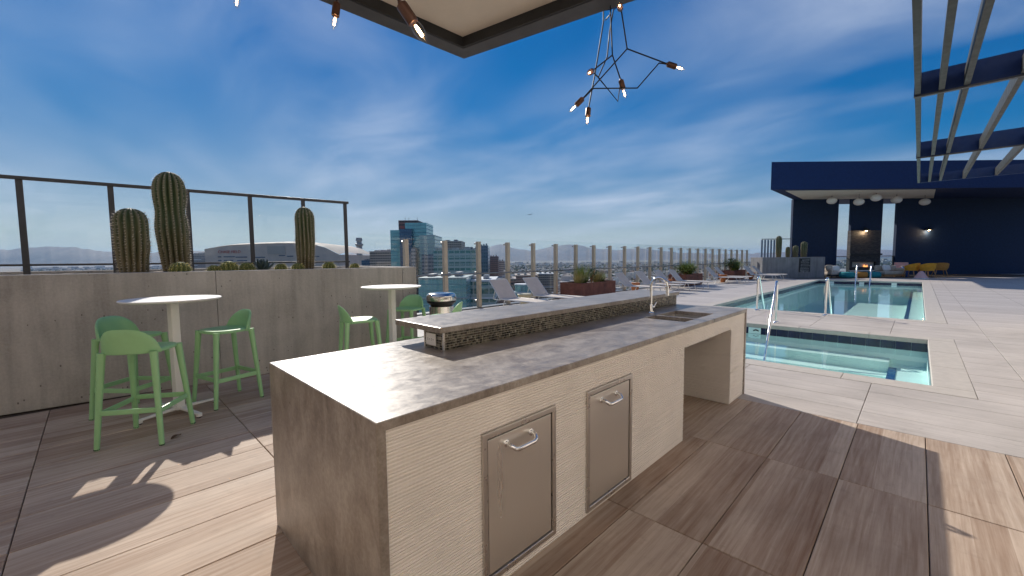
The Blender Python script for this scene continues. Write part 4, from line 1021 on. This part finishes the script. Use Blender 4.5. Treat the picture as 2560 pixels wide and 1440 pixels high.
# ------------------------------------------------------------------ unseen walls added behind the viewer: sunlit stucco to brighten the bar front
MT['stucco'] = simple('warm_white_stucco', (.88, .80, .70), .9, var=.05, scale=3, bump=.2, bscale=70)
bnc = thing('bounce_building', 'unseen warm white wall with windows, added behind the viewer to bounce sun', 'building')
wy = [-6, -4.4, -2.6, -.8, 1.0, 2.6, 4.4, 6.0, 7.8, 9.4, 11.2, 12.8, 14.6]
MB().slab(wy, [0, 2.5, 6.8], 2.78, 3.02, holes={(1, 0), (5, 0), (9, 0)}, fn=lambda a, b, c: (c, a, b)).build('wall', 'stucco', bnc, recalc=True)
for i in (1, 5, 9):
    g = MB().boxb(2.88, 2.90, wy[i] + .04, wy[i + 1] - .04, .05, 2.46).build('window', 'window', bnc); MB().boxb(2.86, 2.92, wy[i] + .001, wy[i + 1] - .001, .001, .049).build('frame', 'dark_metal', g)
# unseen wing, added behind the viewer to bounce sun onto stools and planter
wx = [-9.6, -7.6, -5.9, -3.9, -2.2, -.4, 1.0, 2.775]
MB().slab(wx, [0, 2.5, 6.8], -4.9, -4.66, holes={(1, 0), (3, 0), (5, 0)}, fn=lambda a, b, c: (a, c, b)).build('wall', 'stucco', bnc, recalc=True)
for i in (1, 3, 5): MB().boxb(wx[i] + .04, wx[i + 1] - .04, -4.79, -4.77, .05, 2.46).build('window', 'window', bnc)
MB().boxb(-9.6, 2.74, -8.0, -4.66, 6.801, 7.0).build('roof', 'grey_beam', bnc); MB().boxb(-9.6, 2.7, -7.9, -7.8, 0, 6.8).build('inner_wall', 'stucco', bnc)
MB().boxb(2.75, 8, -6, 14.6, 6.801, 7.0).build('roof', 'grey_beam', bnc); MB().boxb(6.0, 6.1, -6, 14.6, 0, 6.8).build('inner_wall', 'stucco', bnc)

# ------------------------------------------------------------------ chandeliers of bent rods and bare bulbs
RODS = {'r1': [(-1.547, 2.446, 3.122), (-1.54, 2.436, 3.008), (-1.552, 2.363, 2.674), (-1.562, 2.3, 2.425)], 'r2': [(-1.46, 2.385, 3.122), (-1.458, 2.382, 3.062), (-1.447, 2.377, 2.917), (-1.423, 2.355, 2.728)],
 'r2a': [(-1.423, 2.355, 2.728), (-1.433, 2.146, 2.57)], 'r2m': [(-1.423, 2.355, 2.728), (-1.4, 2.42, 2.587)], 'r3': [(-1.306, 2.236, 2.928), (-1.497, 2.485, 3.083), (-1.564, 2.552, 2.999), (-1.569, 2.53, 2.824), (-1.606, 2.479, 2.686)],
 'r4': [(-1.304, 2.238, 2.923), (-1.309, 2.26, 2.914), (-1.317, 2.347, 2.726)], 'r4r': [(-1.317, 2.347, 2.726), (-1.147, 2.534, 2.641)], 'r4l': [(-1.317, 2.347, 2.726), (-1.556, 2.226, 2.465)],
 'r5': [(-1.433, 2.146, 2.57), (-1.492, 2.302, 2.599), (-1.429, 2.435, 2.469), (-1.4, 2.42, 2.587)], 'r6': [(-1.554, 2.228, 2.465), (-1.522, 2.294, 2.537), (-1.313, 2.472, 2.529), (-1.194, 2.518, 2.657), (-1.147, 2.534, 2.64)], 'r7': [(-1.532, 2.445, 3.017), (-1.456, 2.376, 2.99)]}
BULBS = [((-1.562, 2.3, 2.425), (-1.558, 2.282, 2.348)), ((-1.433, 2.146, 2.57), (-1.396, 2.05, 2.515)), ((-1.4, 2.42, 2.587), (-1.39, 2.45, 2.51)), ((-1.313, 2.257, 2.92), (-1.253, 2.142, 2.877)), ((-1.147, 2.534, 2.641), (-1.076, 2.615, 2.61)), ((-1.556, 2.226, 2.465), (-1.613, 2.192, 2.406))]
def bulb(par, a, b, k=1.0, socket='copper'):
    a, b = Vector(a), Vector(b); ax = (b - a).normalized(); Ln = .125 * k
    s = MB().lathe([(.005 * k, -.012 * k), (.010 * k, -.004 * k), (.0175 * k, 0), (.0185 * k, .004 * k), (.0185 * k, .058 * k), (.0165 * k, .060 * k)], 18, a, ax).build('socket', socket, par, smooth=40)
    c = a + ax * .060 * k
    MB().lathe([(.0125 * k, 0), (.0165 * k, .012 * k), (.0175 * k, .026 * k), (.0150 * k, .044 * k), (.0085 * k, .058 * k), (.0015 * k, .066 * k)], 16, c, ax).build('bulb', 'bulb_glass', par, smooth=60)
    q = ax.orthogonal().normalized(); q2 = ax.cross(q); fm = MB()
    for i in range(4):
        o_ = (q * math.cos(i * 1.571) + q2 * math.sin(i * 1.571)) * .0045 * k; fm.tube([c + o_ * .5 + ax * .008 * k, c + o_ + ax * .022 * k, c + o_ * .8 + ax * .046 * k], .0011 * k, 5)
    fm.build('filament', 'filament', s)
cha = thing('chandelier', 'dark bent-rod chandelier with six bare bulbs hanging against the sky', 'chandelier', group='bent-rod chandeliers')
for k, v in RODS.items(): MB().tube(v, .0042, 8).build('rod', 'rod', cha, smooth=50)
MB().lathe([(.0, 0), (.07, 0), (.075, .012), (.075, .03)], 24, (-1.50, 2.415, 3.09)).build('ceiling_plate', 'rod', cha)
for a1, b1 in BULBS: bulb(cha, a1, b1, .92)
chb = thing('chandelier', 'bent-rod chandelier above the bar, mostly out of view overhead', 'chandelier', group='bent-rod chandeliers')
for v in ([(-2.293, .537, 2.74), (-2.1, .62, 2.95), (-1.75, .75, 3.0), (-1.65, .8, 3.12)], [(-2.066, .901, 2.704), (-2.068, .902, 2.763), (-2.0, .86, 2.98), (-1.65, .8, 3.12)], [(-1.152, .70, 2.233), (-1.172, .687, 2.274), (-1.35, .60, 2.70), (-1.65, .8, 3.12)]): MB().tube(v, .0045, 8).build('rod', 'rod', chb, smooth=50)
MB().lathe([(.0, 0), (.07, 0), (.075, .012), (.075, .03)], 24, (-1.65, .8, 3.09)).build('ceiling_plate', 'rod', chb)
for a1, b1, k in (((-2.293, .537, 2.735), (-2.291, .531, 2.643), .9), ((-2.066, .901, 2.704), (-2.072, .884, 2.59), 1.0), ((-1.152, .70, 2.233), (-1.13, .743, 2.168), .98)): bulb(chb, a1, b1, k)

# ------------------------------------------------------------------ pergola at the right
MT['dark_steel'] = simple('dark_grey_steel', (.022, .025, .024), .5, var=.1)
pg = thing('pergola', 'grey steel pergola beams overhead at the right of the pools', 'pergola')
for x in (-.112, .068, .248, .62, 1.1, 1.6, 2.1):
    for ya_, yb_ in ((2.2, 6.39), (6.47, 10.39), (10.47, 14.04)): MB().boxb(x, x + .046, ya_, yb_, 3.20, 3.36).build('beam', 'dark_steel', pg)
for y, h in ((6.40, .23), (10.4, .26), (14.05, .20), (2.1, .2)): MB().boxb(-.12, 2.77, y, y + .06, 3.199, 3.20 + h).build('cross_beam', 'navy', pg)
for y in (6.40, 10.4): MB().boxb(-.12, 2.77, y + .001, y + .05, 3.18, 3.1985).build('tie_plate', 'grey_beam', pg)
for y in (2.4, 14.12): MB().boxb(2.6, 2.74, y, y + .14, 0, 3.197).build('column', 'grey_beam', pg)

# ------------------------------------------------------------------ the city below, mountains, haze
GROUND = -92.0
Mg = Mat('desert_city_ground', rough=.95); gk = Mg.noise(.004, 8, .65, .5); g2 = Mg.noise(.03, 6, .7)
Mg.base(Mg.ramp(Mg.math('ADD', Mg.math('MULTIPLY', gk, .6), Mg.math('MULTIPLY', g2, .4)), [(.3, (.075, .085, .055)), (.5, (.20, .175, .145)), (.7, (.33, .30, .265))])); MT['cground'] = Mg.m
rows = [[(R_ * math.cos(2 * math.pi * k / 64), R_ * math.sin(2 * math.pi * k / 64), GROUND) for k in range(64)] for R_ in (10, 400, 2000, 8000, 60000)]
mb = MB(); mb.grid(rows, True); mb.f.append(tuple(range(64)))
struct(mb.build('city_ground', 'cground', recalc=True))
def city_mat(name, cols, rough=.7):
    M = Mat(name, rough=rough); isl_ = M.n('ShaderNodeNewGeometry').outputs['Random Per Island']; k = M.math('FRACT', M.math('ADD', isl_, M.orand()))
    n = len(cols); M.base(M.ramp(k, [(i / (n - 1), c) for i, c in enumerate(cols)])); return M.m
MT['lowrise'] = city_mat('lowrise_walls', [(.42, .36, .30), (.55, .50, .45), (.25, .20, .17), (.62, .60, .58), (.34, .22, .17), (.40, .38, .36), (.70, .68, .65)])
MT['far_tree'] = city_mat('distant_tree_green', [(.035, .06, .022), (.06, .085, .035), (.045, .06, .03)])
def facade(name, glass, frame, floor=3.6, bay=3.0, rough=.12, gf=.62):
    M = Mat(name, rough=rough, spec=.7); s3 = M.n('ShaderNodeSeparateXYZ', {0: M.coord()})
    fz = M.math('FRACT', M.math('DIVIDE', s3.outputs[2], floor)); fh = M.math('FRACT', M.math('DIVIDE', M.math('ADD', s3.outputs[0], s3.outputs[1]), bay))
    isg = M.math('MULTIPLY', M.math('LESS_THAN', fz, gf), M.math('LESS_THAN', fh, .88))
    nz = M.noise(.06, 4, .6); g = M.mix(nz, tuple(c * .6 for c in glass), tuple(min(1, c * 1.4) for c in glass))
    M.base(M.mix(isg, frame, g)); M.rough(M.mix(isg, (.6, .6, .6), (rough, rough, rough))); M.put(M.b.inputs['Metallic'], M.math('MULTIPLY', isg, .5)); return M.m
MT['teal_glass'] = facade('teal_curtain_wall', (.20, .46, .48), (.14, .34, .36), 3.8, 2.0, .22, .8)
MT['pale_glass'] = facade('pale_grey_curtain_wall', (.30, .40, .40), (.32, .40, .40), 3.8, 2.0, .15, .8)
MT['dark_glass'] = facade('navy_curtain_wall', (.03, .09, .17), (.04, .09, .16), 3.8, 2.2, .1, .8)
MT['green_glass'] = facade('green_glass_bands', (.05, .19, .20), (.38, .46, .43), 5.5, 5.0, .15, .62)
MT['tan_facade'] = facade('tan_facade', (.10, .09, .085), (.42, .34, .28), 3.4, 3.2, .5, .45)
MT['grey_facade'] = facade('grey_facade', (.12, .14, .16), (.40, .37, .36), 3.6, 3.4, .4, .5)
MT['brick_facade'] = facade('brick_facade', (.08, .07, .07), (.27, .13, .10), 3.4, 3.2, .6, .4)
MT['stadium_wall'] = simple('stadium_wall', (.60, .49, .41), .85, var=.10, scale=.05)
MT['stadium_roof'] = simple('stadium_roof', (.46, .40, .345), .8, var=.05, scale=.05)
MT['red_letters'] = simple('red_lettering', (.45, .06, .06), .6)
MT['white_roof'] = simple('white_roof', (.72, .72, .72), .7, var=.06, scale=.1)
MT['red_sign'] = simple('red_sign', (.42, .12, .10), .6)
BG = 'downtown buildings beyond the fence'
def block(t, px0, px1, top, d, depth, mat, name='block', base=None, rz=0.0, shift=0.0):
    """a volume of a building: its left and right edge seen from here, roof line, distance"""
    x0, x1 = lat(px0, d), lat(px1, d); z1 = hgt(top, d, (px0 + px1) / 2); c = t['_c']
    z0 = GROUND if base is None else hgt(base, d, (px0 + px1) / 2)
    o = MB().boxb(-(x1 - x0) / 2, (x1 - x0) / 2, 0, depth, 0, z1 - z0).build(name, mat, t)
    p = away((px0 + px1) / 2, d); q = Matrix.Rotation(-(YAW + t['_r']), 3, 'Z') @ (Vector((p.x, p.y, z0)) - Vector(c))
    o.location = q; o.rotation_euler = (0, 0, rz); return o, (x1 - x0), z1 - z0
def building(name, label, px, d, cat='building', rz=0.0):
    p = away(px, d); t = thing(name, label, cat, (p.x, p.y, GROUND), YAW + rz, BG); t['_c'] = (p.x, p.y, GROUND); t['_r'] = rz; return t
def bands(o, w_, h_, dp, n, mat, start=0.0):
    for k in range(n):
        z = start + (h_ - start) * (k + 1) / n
        MB().boxb(-w_ / 2 - .25, w_ / 2 + .25, -.25, dp + .25, z - 1.1, z + .02).build('floor_band', mat, o)
# stepped teal tower
t = building('glass_tower', 'tall stepped teal glass tower, highest of the skyline', 1034, 430)
block(t, 979, 1004, 576, 428, 40, 'teal_glass'); o, w_, h_ = block(t, 1000, 1048, 552, 432, 40, 'brick_facade', 'crown'); MB().boxb(-8, 0, -.6, -.1, h_ - 12, h_ - 6).build('sign_panel', 'red_sign', o)
block(t, 1016, 1069, 558, 424, 36, 'teal_glass'); block(t, 1002, 1032, 573, 418, 14, 'dark_glass', 'recess'); block(t, 1051, 1089, 588, 416, 44, 'pale_glass'); block(t, 1056, 1087, 636, 410, 30, 'grey_facade'); block(t, 1030, 1040, 620, 412, 8, 'grey_facade', 'fin')
for px in (1017, 1026, 1047): o, _, _ = block(t, px - .35, px + .35, 545, 440, .3, 'dark_metal', 'antenna', 553)
for n_, lb, px0, px1, top, d, dp, mat, nb, bm in (
  ('office_building', 'pinkish grey office building right behind the teal tower', 1086, 1155, 603, 640, 50, 'tan_facade', 6, 'grey_facade'),
  ('office_building', 'green glass midrise with horizontal bands below the pinkish one', 1085, 1190, 624, 370, 50, 'green_glass', 9, 'pale_glass'),
  ('office_building', 'dark navy glass tower right of the green midrise', 1199, 1221, 614, 480, 40, 'dark_glass', 0, ''),
  ('office_building', 'blue grey block peeping over the green midrise', 1160, 1200, 621, 560, 40, 'dark_glass', 0, ''),
  ('office_building', 'tan block with rows of small windows left of the tower', 926, 979, 628, 560, 60, 'tan_facade', 4, 'stadium_wall'),
  ('office_building', 'dark blue low block between control tower and tan block', 905, 928, 651, 620, 40, 'dark_glass', 0, ''),
  ('office_building', 'brownish block right of the navy tower', 1224, 1246, 641, 700, 40, 'brick_facade', 0, ''),
  ('office_building', 'grey block behind the brownish one', 1240, 1262, 652, 760, 40, 'grey_facade', 0, ''),
  ('office_building', 'wide teal glass block low behind the trash can', 1046, 1165, 694, 235, 60, 'teal_glass', 4, 'pale_glass'),
  ('office_building', 'lower teal glass wing with white roof edge', 1130, 1238, 700, 262, 50, 'green_glass', 4, 'white_roof'),
  ('office_building', 'brick red block seen through the fence behind first lounger', 1232, 1290, 697, 420, 50, 'brick_facade', 3, 'tan_facade'),
  ('office_building', 'long low building with a bright white roof', 1346, 1388, 684, 620, 60, 'tan_facade', 2, 'white_roof'),
  ('office_building', 'reddish low blocks between the two nearest loungers', 1288, 1345, 688, 560, 60, 'brick_facade', 3, 'tan_facade'),
  ('office_building', 'pale apartment block left of the stadium', 474, 508, 634, 900, 60, 'grey_facade', 5, 'white_roof'),
  ('office_building', 'pale low block between the tall cactus and stadium', 496, 520, 650, 800, 40, 'grey_facade', 0, '')):
    t = building(n_, lb, (px0 + px1) / 2, d); o, w_, h_ = block(t, px0, px1, top, d, dp, mat)
    if nb: bands(o, w_, h_, dp, nb, bm, h_ * .45)
    for k in range(3): MB().boxb(-w_ * .4 + w_ * .3 * k, -w_ * .4 + w_ * .3 * k + w_ * .12, dp * .2, dp * .5, h_ - .1, h_ + 1.6 + k * .5).build('roof_unit', 'grey_facade', o)
t = building('drum_building', 'round teal glass drum building between two loungers', 1311, 330)
q = hgt(712, 330, 1311) - GROUND; q0 = hgt(734, 330, 1311) - GROUND
MB().lathe([(7.6, 0), (7.6, q)], 30).build('drum', 'teal_glass', t, smooth=40); MB().lathe([(8.4, q0 + .6), (8.4, q0 + 1.6)], 30).build('ring', 'white_roof', t); MB().lathe([(8.0, q), (8.0, q + .8), (0, q + .9)], 30).build('roof', 'white_roof', t)
t = building('control_tower', 'slim grey airport control tower left of the tan block', 901, 1500, 'tower')
h_ = hgt(595, 1500, 901) - GROUND; MB().boxb(-8, 8, -8, 8, 0, h_ - 30).build('shaft', 'grey_facade', t); MB().lathe([(9, h_ - 32), (14, h_ - 26), (14, h_ - 22), (9, h_ - 20), (9, h_ - 12), (12, h_ - 10), (10, h_)], 16).build('cab', 'grey_facade', t, smooth=30)
# stadium
t = building('stadium', 'huge pale tan stadium with a low curved roof behind the railing', 680, 760, 'stadium')
xs = [515, 540, 580, 640, 700, 745, 790, 815, 850]; tp = [622, 618, 613, 610, 608, 608, 612, 618, 636]
front = [Vector((lat(p, 760) - lat(680, 760), 0, hgt(y, 760, p) - GROUND)) for p, y in zip(xs, tp)]
rows = [[v for v in front], [v + Vector((0, 30, 4)) for v in front], [v + Vector((0, 180, 2)) for v in front]]
mb = MB(); mb.grid(rows); mb.build('roof', 'stadium_roof', t, smooth=50, recalc=True)
mb = MB(); mb.grid([[Vector((v.x, .6, 0)) for v in front], [v + Vector((0, .6, -.6)) for v in front]]); mb.grid([[Vector((front[-1].x, .6, 0)), front[-1] + Vector((0, .6, -.6))], [Vector((front[-1].x, 180, 0)), front[-1] + Vector((0, 180, -.6))]]); mb.build('wall', 'stadium_wall', t, recalc=True)
x = lambda p: lat(p, 760) - lat(680, 760); zz_ = lambda y: hgt(y, 760, 680) - GROUND
MB().boxb(x(672), x(716), -.4, .5, zz_(636), zz_(616)).build('wall_bay', 'stadium_roof', t)
for (p0, p1, y) in ((548, 556, 640), (562, 590, 640), (592, 620, 641), (700, 715, 638), (548, 556, 649), (562, 585, 649), (595, 620, 650), (786, 800, 641), (640, 665, 642), (720, 735, 640)): MB().boxb(x(p0), x(p1), -.2, .55, zz_(y + 2.2), zz_(y)).build('window', 'dark_glass', t)
tcv = bpy.data.curves.new('lettering', 'FONT'); tcv.body = 'CHASE FIELD'; tcv.size = 7.2; tcv.extrude = .2; tcv.align_x = 'CENTER'
to = bpy.data.objects.new('tmp_text', tcv); COL.objects.link(to); dg = bpy.context.evaluated_depsgraph_get(); tmesh = bpy.data.meshes.new_from_object(to.evaluated_get(dg)); bpy.data.objects.remove(to)
o = obj('lettering', tmesh, 'red_letters', t); o.data.materials.clear(); o.data.materials.append(MT['red_letters']); o.rotation_euler = (R(90), 0, 0); o.location = (x(577), .1, zz_(632))
# low city: single buildings near, the rest as one mass
rc = random.Random(42); proto = {}
def lowbuilding(k):
    a1, b1, h1 = rc.uniform(14, 40), rc.uniform(14, 34), rc.uniform(5, 13)
    m = MB().boxb(-a1 / 2, a1 / 2, -b1 / 2, b1 / 2, 0, h1).boxb(-a1 / 2 + 1, -a1 / 2 + a1 * .4, -b1 * .2, b1 * .2, h1 - .1, h1 + 1.8).boxb(-a1 / 2 - .3, a1 / 2 + .3, -b1 / 2 - .3, -b1 / 2 + .0, h1 - .8, h1 + .6).mesh('low_building'); m.materials.append(MT['lowrise']); return m
LM = [lowbuilding(k) for k in range(14)]
for k in range(170):
    px = rc.uniform(1165, 1930); d = 620 + 1500 * rc.random() ** 1.3; p = away(px, d)
    o = obj('low_building', LM[rc.randrange(14)], None); o.location = (p.x, p.y, GROUND); o.rotation_euler = (0, 0, R(12) + R(90) * rc.randrange(2)); s = rc.uniform(.8, 1.3); o.scale = (s, s, rc.uniform(.8, 1.8))
    tag(o, 'low flat-roofed building in the pale city beyond the glass fence', 'building', 'low buildings of the city plain')
mb = MB(); tr = MB()
for k in range(9000):
    px = rc.uniform(60, 2560); d = 700 * (1 + rc.random() * 3.2) ** 1.75 + 300 * rc.random(); p = away(px, d); s = rc.uniform(5, 15) * (1 + d / 6000); h1 = rc.uniform(4, 11) * (1 + (rc.random() < .04) * 3)
    c_, s_ = math.cos(.21), math.sin(.21); w2 = s * rc.uniform(.7, 1.8)
    q = [Vector((p.x + c_ * i * s - s_ * j * w2, p.y + s_ * i * s + c_ * j * w2, 0)) for i, j in ((-1, -1), (1, -1), (1, 1), (-1, 1))]
    mb.add([v + Vector((0, 0, GROUND)) for v in q] + [v + Vector((0, 0, GROUND + h1)) for v in q], [(4, 5, 6, 7), (0, 1, 5, 4), (1, 2, 6, 5), (2, 3, 7, 6), (3, 0, 4, 7)])
for k in range(9000):
    px = rc.uniform(60, 2560); d = 560 * (1 + rc.random() * 3.2) ** 1.6; p = away(px, d); s = rc.uniform(3, 8) * (1 + d / 7000); h1 = s * rc.uniform(.8, 1.4); rings = []
    for zz2, rr2 in ((.15, .6), (.5, 1), (.85, .6)): rings.append([Vector((p.x + s * rr2 * math.cos(i * 1.257 + zz2 * 3), p.y + s * rr2 * math.sin(i * 1.257 + zz2 * 3), GROUND + h1 * zz2 * 1.5)) for i in range(5)])
    o_ = len(tr.v); tr.grid(rings, True); tr.f.append(tuple(o_ + 10 + i for i in range(5)))
stuff(tag(mb.build('far_city', 'lowrise'), 'hazy mass of far city houses stretching to the mountains', 'city'))
stuff(tag(tr.build('far_trees', 'far_tree'), 'dark green street trees scattered through the far city', 'trees'))
# mountains
MT['mountain'] = simple('bare_mountain_rock', (.17, .125, .10), .95, var=.3, scale=.002)
def ridge(name, d, pts, depth, seed):
    rows = [[], [], [], [], []]; n = 150; x0, x1 = pts[0][0], pts[-1][0]
    for i in range(n + 1):
        px = x0 + (x1 - x0) * i / n
        for (a1, ya_), (b1, yb_) in zip(pts, pts[1:]):
            if a1 <= px <= b1: y = ya_ + (yb_ - ya_) * (px - a1) / (b1 - a1); break
        base = away(px, d); h1 = max(0, (648 - y) / 1030.3 * d) + 92 + d / 1030 * (3.2 * noise.noise(Vector((px * .045, seed, 0))) + 1.8 * noise.noise(Vector((px * .15, seed, 3))))
        dr = Vector((base.x, base.y, 0)).normalized()
        for j, (f_, k_) in enumerate(((-1, 0), (-.5, .40), (0, 1), (.5, .5), (1, 0))): 
            w3 = 1 + (.25 * noise.noise(Vector((px * .08, j * 3.1, seed))) if j in (1, 3) else 0)
            v = Vector((base.x, base.y, 0)) + dr * depth * f_; rows[j].append(Vector((v.x, v.y, GROUND - 5 + (h1 * k_ * w3 if k_ else 0))))
    o = MB(); o.grid(rows); struct(o.build(name, 'mountain', recalc=True, smooth=60))
ridge('mountains', 15000, [(0, 615), (120, 606), (200, 609), (250, 618), (330, 627), (420, 621), (500, 620), (560, 624), (700, 630), (850, 632), (900, 628), (960, 622), (1020, 630), (1120, 640), (1200, 648)], 2600, 1)
ridge('mountains', 21000, [(1150, 648), (1225, 618), (1250, 610), (1290, 622), (1330, 628), (1390, 616), (1430, 612), (1480, 622), (1540, 628), (1600, 624), (1700, 636), (1800, 640), (1900, 638), (2100, 632), (2300, 634), (2560, 636)], 3000, 2)
# aeroplane
pa = away(1325, 3300); ap = thing('aeroplane', 'tiny aeroplane in the sky above the skyline', 'aeroplane', (pa.x, pa.y, hgt(538, 3300, 1325)), YAW + R(8))
MB().tube([(-17, 0, 0), (-14, 0, .3), (0, 0, .4), (12, 0, .6), (19, 0, 1.6)], [.4, 1.7, 2.0, 1.7, .4], 10).build('fuselage', 'dark_metal', ap, smooth=50)
for s in (-1, 1): MB().add([(-3, 0, 0), (5, 0, 0), (9, s * 16, 1.2), (6, s * 16, 1.2), (-3, 0, .5), (5, 0, .5), (9, s * 16, 1.4), (6, s * 16, 1.4)], [(0, 1, 2, 3), (4, 7, 6, 5), (0, 4, 5, 1), (1, 5, 6, 2), (2, 6, 7, 3), (3, 7, 4, 0)]).build('wing', 'dark_metal', ap, recalc=True)
MB().add([(14, -.2, 1.5), (19, -.2, 1.7), (20, -.2, 7), (17.5, -.2, 7), (14, .2, 1.5), (19, .2, 1.7), (20, .2, 7), (17.5, .2, 7)], [(0, 1, 2, 3), (4, 7, 6, 5), (0, 4, 5, 1), (1, 5, 6, 2), (2, 6, 7, 3), (3, 7, 4, 0)]).build('tail_fin', 'dark_metal', ap, recalc=True)
for o in list(bpy.data.objects):
    for k in ('_c', '_r'):
        if k in o: del o[k]
# haze
Mh = bpy.data.materials.new('desert_haze'); Mh.use_nodes = True; hn = Mh.node_tree; hn.nodes.clear()
vo = hn.nodes.new('ShaderNodeVolumePrincipled'); vo.inputs['Color'].default_value = (.42, .66, 1.0, 1); vo.inputs['Density'].default_value = 2.2e-5; vo.inputs['Anisotropy'].default_value = .2
ho = hn.nodes.new('ShaderNodeOutputMaterial'); hn.links.new(vo.outputs[0], ho.inputs['Volume']); MT['haze'] = Mh
hz = MB().boxb(-62000, 62000, -62000, 62000, GROUND - 8, 900).build('haze', 'haze'); tag(hz, 'pale blue haze over the city and mountains', 'haze', kind='stuff')
